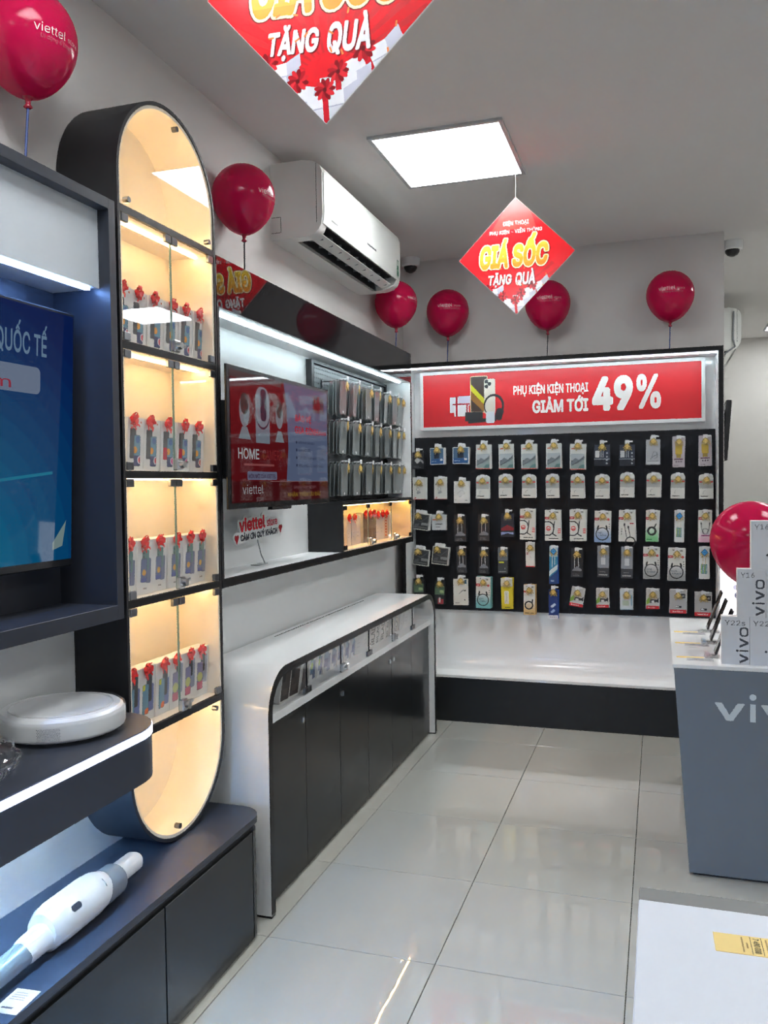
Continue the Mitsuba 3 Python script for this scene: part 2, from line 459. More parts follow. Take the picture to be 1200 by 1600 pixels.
# ------------------------------------------------------------------ posters
def poster(name, label, cx, cz, y, roll, string_z):
    H = .285
    t = thing('hanging_poster', label, 'poster')
    dia = Polygon([(-H, 0), (0, -H), (H, 0), (0, H)])
    c, s = math.cos(roll), math.sin(roll)
    u, v = np.array([c, 0, s]), np.array([-s, 0, c])
    o = np.array([cx, y, cz])
    part(t, 'board', mikit.ply(frame(extr(dia.buffer(.001), .003), o + np.array([0, .0036, 0]), u, v, np.cross(u, v)), 'card_white'))
    A = Art(dia).add(dia, 214, 26, 34)
    for k in range(-7, 8):
        th0, th1 = (k * 11 - 2.2) * math.pi / 180, (k * 11 + 2.2) * math.pi / 180
        A.add(Polygon([(f_ * math.sin(q_), -.19 + g_ * math.cos(q_)) for f_, g_, q_ in ((.055, .05, th0), (.26, .20, th0), (.26, .20, th1), (.055, .05, th1))]), 196, 36, 40)
    A.add(Polygon([(-.02, H), (.05, H), (.10, .13), (-.12, .13)]), 224, 66, 60)
    # gift boxes printed in the lower corner
    def gift(cx_, cy_, w_, h_, ang, seed):
        R_ = lambda g: affinity.translate(affinity.rotate(g, ang, origin=(0, 0)), cx_, cy_)
        A.add(R_(sbox(-w_ / 2, -h_, w_ * .22, 0)), 232, 232, 240)
        A.add(R_(Polygon([(w_ * .22, -h_), (w_ * .5, -h_ * .86), (w_ * .5, .10 * h_), (w_ * .22, 0)])), 190, 190, 206)
        A.add(R_(Polygon([(-w_ * .54, -h_ * .16), (w_ * .24, -h_ * .16), (w_ * .24, h_ * .10), (-w_ * .54, h_ * .10)])), 246, 246, 250)
        A.add(R_(Polygon([(w_ * .24, -h_ * .16), (w_ * .54, -h_ * .04), (w_ * .54, h_ * .22), (w_ * .24, h_ * .10)])), 206, 206, 220)
        A.add(R_(sbox(-w_ * .54, -h_ * .185, w_ * .24, -h_ * .16)), 200, 200, 214)
        A.add(R_(sbox(-w_ * .21, -h_, -w_ * .09, h_ * .10)), 190, 26, 38)
        A.add(R_(sbox(-w_ * .5, -h_ * .62, w_ * .22, -h_ * .54)), 200, 40, 50)
        r0_ = w_ * .22
        for k in range(11):
            th = k * 2 * math.pi / 11
            g = affinity.scale(Point(r0_ * .55, 0).buffer(r0_ * .5, 6), 1, .46)
            A.add(R_(affinity.translate(affinity.rotate(g, math.degrees(th), origin=(0, 0)), -w_ * .15, h_ * .16)), *((128, 10, 20), (206, 40, 48), (170, 20, 32))[k % 3])
        A.add(R_(Point(-w_ * .15, h_ * .16).buffer(r0_ * .2, 5)), 96, 8, 16)
    gift(-.120, -.165, .110, .10, 8, 1)
    gift(.100, -.150, .120, .11, 24, 2)
    gift(.040, -.200, .105, .12, 4, 5)
    gift(-.055, -.215, .110, .12, -12, 3)
    gift(.012, -.232, .105, .11, 6, 4)
    A.add(fit('ĐIỆN THOẠI', -.064, .145, .064, .176, True), 250, 246, 240)
    A.add(fit('PHỤ KIỆN - VIỄN THÔNG', -.13, .106, .128, .137, True), 250, 246, 240)
    for word, x0, x1, y1 in (('GIÁ', -.180, -.040, .088), ('SỐC', -.018, .158, .105)):
        g = fit(word, x0, -.055, x1, y1, True, .17, .05)
        A.add(g.buffer(.0105).buffer(-.002), 120, 12, 16)
        A.add(g.buffer(.006), 250, 236, 190)
        x0b, y0b, x1b, y1b = g.bounds
        for i, col in enumerate([(244, 150, 50), (246, 166, 54), (248, 182, 58), (250, 198, 62), (250, 210, 70), (250, 222, 84)]):
            A.add(g.intersection(sbox(x0b - .1, -.06 + i * .026, x1b + .1, .3)), *col)
    for word, x0, x1, y1 in (('TẶNG', -.138, -.022, -.078), ('QUÀ', -.004, .092, -.078)):
        g = fit(word, x0, -.148, x1, y1 + (.012 if word == 'QUÀ' else .004), True, .15, .04)
        A.add(affinity.translate(g, .003, -.003), 110, 10, 14).add(g, 246, 246, 248)
    for k in range(12):
        r_ = random.Random(k + 50)
        x_, y_ = r_.uniform(-.15, .15), r_.uniform(-.17, -.05)
        A.add(affinity.rotate(sbox(x_, y_, x_ + .012, y_ + .004), r_.uniform(0, 180)), 232, 130, 70)
    part(t, 'print', A.shape(o, u, v, 'print_gloss'))
    top = o + v * (H - .012)
    part(t, 'string', mikit.ply(tube([top, [top[0] + .002, y, (top[2] + string_z) / 2], [top[0], y, string_z]], .0016, 6), 'string', True))


poster('a', 'red diamond sale poster in the foreground, cut off by the top of the photo', -.641, 2.604, 1.66, -.05, ZC)
poster('b', 'red diamond sale poster hanging beside the light panel, above the back wall balloons', -.667, 2.684, 4.2, .0, ZC)


# ------------------------------------------------------------------ balloons
def balloon(c, r, base, label, az=None, el=.22, stick='stick_black'):
    c = np.asarray(c, float)
    t = thing('balloon', label, 'balloon', 'red balloons on sticks')
    prof = []
    for i in range(37):
        th = math.pi * i / 36                      # from the bottom
        rr = math.sin(th)
        z = -math.cos(th)
        if z < 0:
            z *= 1.10 + .10 * max(0, -z) ** 3
            rr *= 1 - .05 * (-z / 1.2) ** 2
        prof.append((max(rr * r, 0.0), z * r))
    zb = prof[0][1]
    prof[0] = (.010, zb + .002)
    m = lathe(prof, 56)
    part(t, 'body', mikit.ply(m, 'balloon_red', True), mv(*c))
    part(t, 'knot', mikit.ply(lathe([(.006, zb - .028), (.012, zb - .024), (.006, zb - .016), (.008, zb - .006), (.018, zb + .006)], 14), 'balloon_knot', True), mv(*c))
    b = np.asarray(base, float)
    part(t, 'stick', mikit.ply(tube([b, b * .5 + .5 * np.array([c[0], c[1], c[2] + zb]), [c[0], c[1], c[2] + zb - .022]], .0032, 8), stick, True))
    if az is not None:
        rp, zp = np.array([p[0] for p in prof]), np.array([p[1] for p in prof])

        def curve(V):
            P = []
            for u, v in V:
                a = az + u / r
                e = el + v / r
                d = np.array([math.cos(e) * math.cos(a), math.cos(e) * math.sin(a), math.sin(e)])
                k = (1.0 if d[2] >= 0 else 1.0 + .10 * d[2] * d[2] + .06 * max(0, -d[2] - .3) ** 2) * r + .0012
                P.append(c + d * k)
            return np.array(P)

        A = Art()
        w = r * .95
        A.add(fit('viettel', -w / 2, 0, w * .22, r * .17, False), 238, 200, 206)
        A.add(fit('store', w * .29, 0.002, w * .66, r * .105, False), 214, 140, 152)
        A.add(fit('Di động & Internet', -w * .36, -r * .13, w * .58, -r * .03, False), 196, 96, 116)
        part(t, 'lettering', A.shape(None, UX, UZ, 'print', curve=curve))


def face(c, off):
    """azimuth of the direction from the balloon to the camera, turned off radians to the right"""
    return math.atan2(-c[1], -c[0]) + off


for c, r, b, off, lab, stk in (
        ((-1.575, 1.862, 2.750), .128, (-1.575, 1.842, 2.3785), .62, 'big red balloon cut off at the top left, above the blue television', 'stick'),
        ((-1.58, 3.09, 2.727), .126, (-1.58, 3.088, 2.3845), .95, 'red balloon between the lit arched cabinet and the air conditioner', 'stick_black'),
        ((-1.545, 5.04, 2.692), .131, (-1.548, 5.03, 2.3845), 1.05, 'red balloon just right of the air conditioner, below the dome camera', 'stick'),
        ((-1.338, 5.54, 2.718), .141, (-1.345, 5.54, 2.3635), .0, 'red balloon at the left end of the top of the accessory display', 'stick'),
        ((-.679, 5.54, 2.718), .144, (-.684, 5.54, 2.3635), .0, 'red balloon partly hidden behind the hanging poster', 'stick_black'),
        ((.067, 5.54, 2.714), .142, (.063, 5.54, 2.3635), .0, 'red balloon at the right end of the top of the accessory display', 'stick'),
        ((.368, 3.86, 1.314), .164, (.368, 3.86, .845), None, 'red balloon behind the stacked phone boxes on the grey counter', 'stick')):
    balloon(c, r, b, lab, None if off is None else face(c, off), .20 - math.atan2(c[2] - EYE, math.hypot(c[0], c[1])), stk)


# ------------------------------------------------------------------ shared small goods
def strip_light(parent, m, emit, name='light_strip'):
    part(parent, name, mikit.ply(m, 'lamp_off'), emit=emit)


def bow_mesh(seed):
    r = random.Random(seed)
    ms = []

    def band(pts, w, side):
        V, F = [], []
        for p in pts:
            p = np.array(p)
            V += [p - side * w / 2, p + side * w / 2]
        for i in range(len(pts) - 1):
            F += [[2 * i, 2 * i + 1, 2 * i + 3], [2 * i, 2 * i + 3, 2 * i + 2]]
        return trimesh.Trimesh(V, F, process=False)
    for k in range(13):                                   # loops
        a = k * 2 * math.pi / 13 + r.uniform(-.3, .3)
        L = r.uniform(.012, .019)
        d = np.array([r.uniform(.3, .8), math.cos(a), math.sin(a)])
        d /= np.linalg.norm(d)
        s = np.cross(d, [1, 0, 0]); s /= np.linalg.norm(s)
        n = np.cross(d, s)
        pts = [d * L * (1 - math.cos(q)) / 2 * 1.0 + n * .005 * math.sin(q) for q in np.linspace(0, 2 * math.pi, 9)]
        ms.append(band(pts, .006, s))
    for k in range(7):                                    # loose ends
        a = r.uniform(-2.6, -.5) if k < 5 else r.uniform(.2, 2.9)
        L = r.uniform(.014, .022)
        d = np.array([r.uniform(.05, .35), math.cos(a), math.sin(a)])
        s = np.cross(d, [1, 0, 0]); s /= np.linalg.norm(s)
        pts = [d * L * q + np.array([.003 * math.sin(q * 9), 0, -.004 * q * q]) for q in np.linspace(0, 1, 6)]
        ms.append(band(pts, .0045, s))
    return cat(*ms)


BOWS = [mikit.ply(bow_mesh(k).apply_scale(1.32), 'bow_red') for k in range(4)]


# a boxed phone: the print faces +x, right is +y
def phone_print(w, h, kind):
    A = Art().add(sbox(0, 0, w, h), 214, 215, 214)
    if kind in ('note', 'red'):
        back = (62, 66, 70)
        A.add(rrect(w * .14, h * .24, w * .52, h * .80, .005), *back)
        A.add(rrect(w * .17, h * .66, w * .28, h * .78, .002), 40, 42, 46)
        if kind == 'red':
            A.add(rrect(w * .14, h * .24, w * .45, h * .48, .004), 170, 24, 44)
        sx0, sy0, sx1, sy1 = w * .40, h * .10, w * .80, h * .68
        sc = rrect(sx0, sy0, sx1, sy1, .005)
        A.add(sc, 28, 32, 44)
        inn = sc.buffer(-.0012)
        A.add(inn, 96, 138, 160)
        A.add(inn.intersection(Point(sx0 + .6 * (sx1 - sx0), sy0 + .85 * (sy1 - sy0)).buffer(w * .13)), 58, 96, 150)
        A.add(inn.intersection(Point(sx0 + .2 * (sx1 - sx0), sy0 + .52 * (sy1 - sy0)).buffer(w * .13)), 216, 150, 60)
        A.add(inn.intersection(sbox(sx0, sy0, sx1, sy0 + .34 * (sy1 - sy0))), 54, 60, 104)
        A.add(inn.intersection(Point(sx1 - .002, sy0 + .2 * (sy1 - sy0)).buffer(w * .15)), 214, 214, 224)
        A.add(inn.intersection(Point(sx1, sy0 + .2 * (sy1 - sy0)).buffer(w * .12)), 196, 62 if kind == 'note' else 40, 84 if kind == 'note' else 130)
        A.add(sbox(w * .78, h * .90, w * .86, h * .935), 180, 90, 60)
    elif kind == 'green':
        A.add(rrect(w * .56, h * .20, w * .88, h * .66, .005), 104, 112, 140)
        A.add(rrect(w * .30, h * .44, w * .74, h * .82, .005), 92, 128, 124)
        A.add(Point(w * .40, h * .76).buffer(w * .04), 40, 52, 52).add(Point(w * .40, h * .69).buffer(w * .04), 40, 52, 52)
        sc = rrect(w * .22, h * .22, w * .62, h * .66, .005)
        A.add(sc, 26, 30, 40)
        inn = sc.buffer(-.0012)
        A.add(inn, 92, 104, 140)
        A.add(inn.intersection(Point(w * .44, h * .40).buffer(w * .12)), 208, 164, 84)
        A.add(inn.intersection(sbox(0, 0, w, h * .30)), 74, 88, 150)
        A.add(sbox(w * .40, h * .09, w * .64, h * .12), 150, 150, 150)
    elif kind == 'duo':
        A.add(rrect(w * .58, h * .16, w * .92, h * .66, .005), 96, 108, 156)
        A.add(rrect(w * .44, h * .34, w * .80, h * .90, .005), 54, 60, 66)
        sc = rrect(w * .18, h * .12, w * .60, h * .68, .005)
        A.add(sc, 30, 36, 48)
        inn = sc.buffer(-.0012)
        A.add(inn, 96, 136, 158)
        A.add(inn.intersection(sbox(0, h * .57, w * .36, h)), 190, 190, 70)
        A.add(inn.intersection(Point(w * .5, h * .16).buffer(w * .16)), 222, 116, 70)
    elif kind == 'lilac':
        A.add(rrect(w * .60, h * .26, w * .92, h * .84, .005), 130, 140, 160)
        A.add(rrect(w * .42, h * .50, w * .74, h * .88, .005), 52, 56, 62)
        sc = rrect(w * .16, h * .14, w * .60, h * .70, .005)
        A.add(sc, 70, 72, 90)
        inn = sc.buffer(-.001)
        A.add(inn, 128, 126, 160)
        A.add(inn.intersection(Point(w * .38, h * .40).buffer(w * .2)), 188, 192, 130)
        A.add(inn.intersection(sbox(0, 0, w, h * .30)), 190, 110, 130)
    elif kind == 'white':
        A.add(lines(w * .2, w * .8, h * .4, .02, 2, .006, 4), 196, 196, 196)
    elif kind == 'grey':
        A.p = []
        A.add(sbox(0, 0, w, h), 96, 96, 94).add(sbox(w * .1, 0, w * .9, h * .45), 72, 72, 72)
    elif kind == 'orange':
        A.p = []
        A.add(sbox(0, 0, w, h), 214, 190, 170).add(union_all([sbox(w * .3, h * (.1 + .11 * i), w * .62, h * (.16 + .11 * i)) for i in range(7)]), 190, 90, 60)
    elif kind == 'dark':
        A.p = []
        A.add(sbox(0, 0, w, h), 208, 206, 200).add(rrect(w * .06, h * .06, w * .94, h * .92, .006), 62, 54, 50)
        A.add(rrect(w * .10, h * .62, w * .4, h * .9, .004), 40, 36, 34).add(sbox(w * .3, h * .2, w * .7, h * .4), 78, 68, 62)
    elif kind == 'leaf':
        A.add(rrect(w * .5, h * .05, w * .92, h * .66, .005), 90, 100, 130)
        sc = rrect(w * .14, h * .22, w * .62, h * .88, .005)
        A.add(sc, 34, 40, 50)
        A.add(sc.buffer(-.0012), 92, 120, 150)
        A.add(sc.buffer(-.0012).intersection(Point(w * .36, h * .5).buffer(w * .2)), 150, 180, 60)
        A.add(sc.buffer(-.0012).intersection(Point(w * .36, h * .74).buffer(w * .14)), 90, 150, 70)
    elif kind == 'photo':
        A.add(rrect(w * .5, h * .05, w * .94, h * .62, .005), 96, 110, 150)
        sc = rrect(w * .1, h * .2, w * .66, h * .9, .005)
        A.add(sc, 36, 40, 50)
        A.add(sc.buffer(-.0012), 110, 140, 170)
        A.add(sc.buffer(-.0012).intersection(sbox(0, 0, w, h * .5)), 70, 80, 130)
    elif kind == 'blade':
        A.p = []
        A.add(sbox(0, 0, w, h), 216, 214, 210)
        A.add(fit('BLADE', w * .14, h * .04, w * .80, h * .98, True, rot=90), 46, 46, 48)
    return A


PB = {}


def phone_box(y0, w, h, d, z, xf, kind, label, group, bow=True, rz=0.0, lean=0.0):
    """xf: x of the front face, y0: middle of the box, z: bottom"""
    t = thing('phone_box', label, 'phone box', group)
    k = (round(w, 3), round(h, 3), round(d, 3), kind)
    if k not in PB:
        PB[k] = (mikit.ply(bx(-d, 0, -w / 2, w / 2, 0, h, .001), 'card_white'),
                 phone_print(w, h, kind).shape([.0006, -w / 2, 0], UY, UZ))
    at = T().translate([xf, y0, z]).rotate([0, 0, 1], rz).rotate([0, 1, 0], -lean)
    part(t, 'carton', PB[k][0], at)
    part(t, 'front_print', PB[k][1], at)
    if bow:
        q = BOWS[rng.randrange(4)]
        part(t, 'ribbon_bow', q, at @ T().translate([.003, rng.uniform(-.012, .006) - w * .12, h - .006]).scale(1.0), label='red ribbon bow')
    return t



# ------------------------------------------------------------------ low ledge cabinet with the floating shelf and media wall
XP = -1.665                                        # face of the backing panels
t = thing('low_cabinet', 'long charcoal low cabinet with two visible doors, under the vacuum cleaner', 'cabinet')
Y0, Y1, XF = -.6, 2.675, -1.325
rc = Polygon(list(sbox(XL + .002, Y0, XF, Y1).exterior.coords)).difference(sbox(XF - .09, Y1 - .09, XF, Y1)).union(Point(XF - .09, Y1 - .09).buffer(.09, 12).intersection(sbox(XF - .09, Y1 - .09, XF, Y1)))
part(t, 'top', mikit.ply(ex_z(rc, .408, .43), 'charcoal', 30))
body = affinity.translate(rc, 0, 0).buffer(-.016, join_style=2)
part(t, 'carcass', mikit.ply(ex_z(body, 0, .408), 'black_matte', 30))
for a, b in ((-.59, .30), (.306, 1.17), (1.176, 2.038), (2.044, 2.58)):
    part(t, 'door', mikit.ply(bx(XF - .018, XF - .006, a, b, .012, .382, .001), 'charcoal_door'))
part(t, 'corner_post', mikit.ply(ex_z(rc.buffer(-.006, join_style=2).intersection(sbox(XF - .2, 2.584, XF, Y1)).difference(sbox(XF - .4, 2.4, XF - .05, Y1 - .05)), .012, .382), 'charcoal_door', 30))


t = thing('floating_shelf', 'thick charcoal floating shelf with a rounded end and a white light strip', 'shelf')
ZT, ZB, XS = .931, .792, -1.29
arc = [(XS + (-.145) * (1 - math.cos(q)), 1.885 + .155 * math.sin(q)) for q in np.linspace(0, math.pi / 2, 12)]
sp = Polygon([(XP, -.6), (XS, -.6)] + arc + [(XP, 2.05)])
part(t, 'body', mikit.ply(ex_z(sp, ZB, ZT), 'charcoal', 30))
band = sp.buffer(.002, join_style=2).difference(sp.buffer(-.003)).intersection(union_all([sbox(XS - .03, -.6, XS + .01, 1.9), Polygon([(XS + .01, 1.88), (XS + .01, 2.04), (XS - .07, 2.04), (XS - .03, 1.88)])]))
strip_light(t, ex_z(band, ZT - .024, ZT - .004), [2.4, 3.0, 4.8])
strip_light(t, bx(XS - .075, XS - .055, -.5, 1.93, ZB - .008, ZB), [44, 86, 165])

t = thing('media_unit', 'charcoal wall unit framing the blue television, with a white panel and light strip', 'wall unit')
UYe, UX0, UX1, UZ0, UZ1 = 2.066, XP, -1.46, 1.195, 2.378
part(t, 'side_panel', mikit.ply(bx(UX0, UX1, UYe - .03, UYe, UZ0, UZ1, .001), 'charcoal'))
part(t, 'side_panel', mikit.ply(bx(UX0, UX1, .40, .43, UZ0, UZ1, .001), 'charcoal'))
part(t, 'top_panel', mikit.ply(bx(UX0, UX1, .43, UYe - .03, UZ1 - .03, UZ1, .001), 'charcoal'))
part(t, 'bottom_panel', mikit.ply(bx(UX0, UX1, .43, UYe - .03, UZ0, UZ0 + .042, .001), 'charcoal'))
part(t, 'back_panel', mikit.ply(bx(UX0, UX0 + .012, .43, UYe - .03, UZ0 + .042, UZ1 - .03), 'charcoal'))
part(t, 'header_panel', mikit.ply(bx(UX0 + .012, -1.497, .43, UYe - .03, 2.13, UZ1 - .03), 'header_white'), label='white header panel')
strip_light(t, bx(-1.525, -1.51, .45, 2.012, 2.122, 2.13), COOL)

# blue television
t = thing('television', 'television with a blue advert, tilted forward inside the charcoal wall unit', 'television')
TVT = T().translate([-1.57, 0, 1.352]).rotate([0, 1, 0], 2.4)
part(t, 'casing', mikit.ply(bx(-.05, 0, .76, 1.985, 0, .70, .004), 'dark_plastic'), TVT)
scr = sbox(.772, .022, 1.977, .691)
A = Art(scr).add(scr, 0, 24, 78)
for i in range(14):
    q = i / 13
    A.add(Point(1.55, .02).buffer(.68 * (1 - q) + .05, 24), *(int(0 + 2 * q), int(26 + 96 * q), int(82 + 74 * q)))
A.add(affinity.rotate(sbox(1.2, .22, 1.9, .228), 6), 20, 120, 150)
A.add(fit('THU CƯỚC QUỐC TẾ', 1.455, .560, 1.872, .648, True), 100, 128, 156)
A.add(rrect(1.0, .465, 1.848, .535, .016), 108, 122, 146)
A.add(fit('viettel.com', 1.30, .473, 1.742, .502, False), 150, 40, 60)
A.add(Polygon([(1.90, .07), (1.955, .13), (1.94, .06), (1.90, .05)]), 120, 140, 140)
m, c = A.mesh([.0012, 0, 0], UY, UZ, .30)
part(t, 'screen', mikit.ply(m, 'screen_glass', False, color=c), TVT, emit={'type': 'mesh_attribute', 'name': 'vertex_color'})
part(t, 'logo_bar', mikit.ply(bx(0, .003, 1.44, 1.52, -.010, .0, .001), 'dark_plastic'), TVT)
part(t, 'wall_mount', mikit.ply(bx(-1.657, -1.615, 1.2, 1.55, 1.55, 1.85), 'black_matte'))

# robot vacuum cleaner under its film
t = thing('robot_vacuum', 'round white robot vacuum cleaner still under plastic film on the shelf', 'robot vacuum cleaner')
RC = mv(-1.502, 1.841, ZT)
part(t, 'body', mikit.ply(lathe([(.13, .006), (.150, .008), (.1565, .014), (.159, .022), (.159, .052), (.156, .060), (.148, .066), (.10, .068), (0, .0685)], 64), 'white_plastic', 30), RC)
part(t, 'bumper', mikit.ply(lathe([(.1592, .014), (.161, .018), (.161, .050), (.1592, .054)], 64), 'white_satin', 30), RC)
part(t, 'top_ring', mikit.ply(lathe([(.128, .0672), (.1295, .0702), (.131, .0672)], 64), 'white_satin', 30), RC)
part(t, 'wheel', mikit.ply(tube([[0, .09, .012], [0, .12, .012]], .012, 14), 'dark_plastic'), RC)
part(t, 'wheel', mikit.ply(tube([[0, -.12, .012], [0, -.09, .012]], .012, 14), 'dark_plastic'), RC)
A = Art()
dots = union_all([Point(.004 * (i + .5 * (j % 2)), .0036 * j).buffer(.0011, 3) for i in range(14) for j in range(9)])
A.add(dots, 120, 126, 132)
V, C = A.mesh([0, 0, 0], UX, UY)


def wrap(v):
    a = math.radians(-62) + (v[0] - .028) / .1615
    return [.1616 * math.cos(a), .1616 * math.sin(a), .018 + v[1]]


part(t, 'speaker_grille', mikit.ply(trimesh.Trimesh([wrap(v) for v in V.vertices], V.faces, process=False), 'print', False, color=C), RC)
film = lathe([(.1625, .006), (.1632, .05), (.160, .064), (.150, .072), (.11, .0735), (.06, .0725), (0, .0725)], 72)
nv = film.vertices.copy()
film.vertices = nv + (meshkit.fbm(nv * 28, 3, 5)[:, None] - .5) * np.array([.006, .006, .007]) * (nv[:, 2:3] > .04)
part(t, 'plastic_film', mikit.ply(film, 'film', True), RC)
part(t, 'tag', mikit.ply(bx(.158, .164, -.012, .012, .012, .064, .001), 'white_satin'), RC @ T().rotate([0, 0, 1], -118))

# white device in a clear bag at the left edge
t = thing('bagged_device', 'white device in a clear crumpled plastic bag at the left edge of the shelf', 'bagged appliance')
part(t, 'body', mikit.ply(lathe([(.0, .002), (.05, .002), (.058, .012), (.060, .05), (.054, .075), (.03, .084), (0, .085)], 40), 'white_plastic', True), mv(-1.372, 1.36, ZT))
bag = trimesh.creation.icosphere(subdivisions=4, radius=1.0)
bv = bag.vertices * np.array([.062, .125, .055]) + np.array([-1.372, 1.40, ZT + .057])
bv = bv + (meshkit.fbm(bag.vertices * 3.2 + 4, 3, 9)[:, None] - .5) * bag.vertices * .045
bv[:, 2] = np.maximum(bv[:, 2], ZT + .0015)
part(t, 'clear_bag', mikit.ply(trimesh.Trimesh(bv, bag.faces, process=False), 'film', 30))

# hand-held vacuum cleaner lying on the low cabinet
t = thing('vacuum_cleaner', 'white cordless vacuum cleaner lying on the low cabinet', 'vacuum cleaner')
VA = T().translate([-1.452, 2.09, .43 + .058]).rotate([0, 0, 1], 182.2).scale([1.20, 1.10, 1.20])


def lay(prof, n=36):
    """(y, r, zoff): a round body along local +y"""
    V, F = [], []
    for y, rx, rz, zo in prof:
        for k in range(n):
            q = 2 * math.pi * k / n
            V.append([rx * math.cos(q), y, zo + rz * math.sin(q)])
    for i in range(len(prof) - 1):
        for k in range(n):
            a0, a1 = i * n + k, i * n + (k + 1) % n
            F += [[a0, a1 + n, a1], [a0, a0 + n, a1 + n]]
    for i, s in ((0, 1), (len(prof) - 1, -1)):
        V.append([0, prof[i][0], prof[i][3]])
        c_ = len(V) - 1
        for k in range(n):
            a0, a1 = i * n + k, i * n + (k + 1) % n
            F.append([c_, a0, a1] if s > 0 else [c_, a1, a0])
    m = trimesh.Trimesh(V, F, process=False)
    trimesh.repair.fix_normals(m)
    return m


part(t, 'handle', mikit.ply(lay([(.0, .010, .010, 0), (.004, .017, .016, 0), (.02, .026, .023, 0), (.10, .026, .024, 0), (.145, .029, .028, 0), (.17, .034, .036, 0)]), 'white_plastic', 40), VA)
part(t, 'dust_cup', mikit.ply(lay([(.10, .020, .020, -.006), (.104, .034, .034, -.006), (.112, .037, .037, -.006), (.165, .0385, .0385, -.006), (.18, .036, .036, -.006)]), 'grey_plastic', 40), VA)
part(t, 'body', mikit.ply(lay([(.15, .020, .022, 0), (.165, .034, .036, 0), (.19, .0425, .043, 0), (.22, .0455, .046, 0), (.34, .0455, .046, 0), (.365, .042, .043, 0), (.385, .034, .036, 0)]), 'white_plastic', 40), VA)
part(t, 'nose', mikit.ply(lay([(.36, .038, .038, -.008), (.375, .036, .036, -.010), (.385, .029, .029, -.010), (.44, .027, .027, -.012), (.455, .024, .024, -.013)]), 'white_plastic', 40), VA)
part(t, 'nozzle', mikit.ply(lay([(.45, .025, .025, -.014), (.47, .024, .024, -.015), (.62, .023, .023, -.018), (.66, .05, .022, -.020), (.70, .05, .018, -.022)]), 'grey_plastic', 40), VA)


def on_side(cy, w, h, ang, mat, name, r=.0463, dz=0):
    g = rrect(-w / 2, -h / 2, w / 2, h / 2, min(w, h) / 2 - .0002).segmentize(.004)
    vv, ff = trimesh.creation.triangulate_polygon(g, engine='earcut')
    P = [[-r * math.cos(ang + v / r), cy + u, dz + r * math.sin(ang + v / r)] for u, v in vv]
    part(t, name, mikit.ply(trimesh.Trimesh(P, ff, process=False), mat), VA)


on_side(.315, .034, .014, .62, 'dark_plastic', 'display')
on_side(.145, .006, .006, .75, 'dark_plastic', 'button', .0265)
on_side(.20, .003, .020, .72, 'grey_plastic', 'model_name', .0445)

A = Art().add(sbox(-.03, -.043, .03, .043), 222, 224, 205).add(lines(-.022, .022, .028, .008, 4, .003, 3), 170, 170, 160).add(lines(-.02, .02, -.028, .01, 1, .006, 3), 90, 90, 90)
t = thing('price_card', 'small white price card lying near the edge of the low cabinet', 'price card')
PC = T().translate([-1.362, 1.497, .4304]).rotate([0, 0, 1], 5)
part(t, 'card', mikit.ply(bx(-.031, .031, -.044, .044, 0, .0008), 'card_white'), PC)
part(t, 'print', A.shape([0, 0, .0012], UX, UY), PC)


# ------------------------------------------------------------------ locks, hinges
LOCK = mikit.ply(cat(bx(0, .016, -.018, .016, -.022, .016, .003), tube([[.014, -.001, -.003], [.032, -.001, -.003]], .011, 16),
                     bx(.004, .016, .012, .034, -.006, .006, .002), tube([[.010, .034, 0], [.016, .044, .003]], .006, 10)), 'chrome')
CLIP = mikit.ply(bx(-.004, .008, -.016, .016, -.012, .012, .0015), 'steel')


def door_lock(parent, x, y, z):
    part(parent, 'lock', LOCK, mv(x, y, z), label='chrome lock')


# ------------------------------------------------------------------ tall arched glass cabinet
t = thing('arched_cabinet', 'tall lit glass cabinet with rounded top and bottom, black outside, cream inside', 'display cabinet')
AY0, AY1, AZ0, AZ1, AXF = 2.106, 2.671, .43, 2.772, -1.48
R = (AY1 - AY0) / 2
YM = (AY0 + AY1) / 2
stad = union_all([Point(YM, AZ0 + R).buffer(R, 40), Point(YM, AZ1 - R).buffer(R, 40), sbox(AY0, AZ0 + R, AY1, AZ1 - R)])
i1, i2 = stad.buffer(-.011), stad.buffer(-.021)
single('backing_panel', mikit.ply(ex_x(sbox(-.6, .4305, 2.672, 1.194).difference(stad.buffer(.001)), XL + .002, XP), 'white_satin'), 'pale backing panel above the low cabinet and behind the robot vacuum', 'wall panel')
part(t, 'shell', mikit.ply(ex_x(stad.difference(i1), XL + .002, AXF), 'black_matte', 30))
part(t, 'liner', mikit.ply(ex_x(i1.difference(i2), XP + .001, AXF - .004), 'cream', 30))
part(t, 'back_panel', mikit.ply(ex_x(i2, XP + .001, XP + .008), 'cream'))
XB = XP + .008
ZS = [(2.371, 2.393), (1.976, 1.999), (1.597, 1.619), (1.213, 1.236), (.813, .836)]
for a, b in ZS:
    part(t, 'divider', mikit.ply(ex_x(i1.intersection(sbox(0, a, 9, b)), AXF - .012, AXF), 'black_edge'))
    part(t, 'shelf_board', mikit.ply(ex_x(i2.intersection(sbox(0, a + .001, 9, b - .001)), XB, AXF - .012), 'cream'))
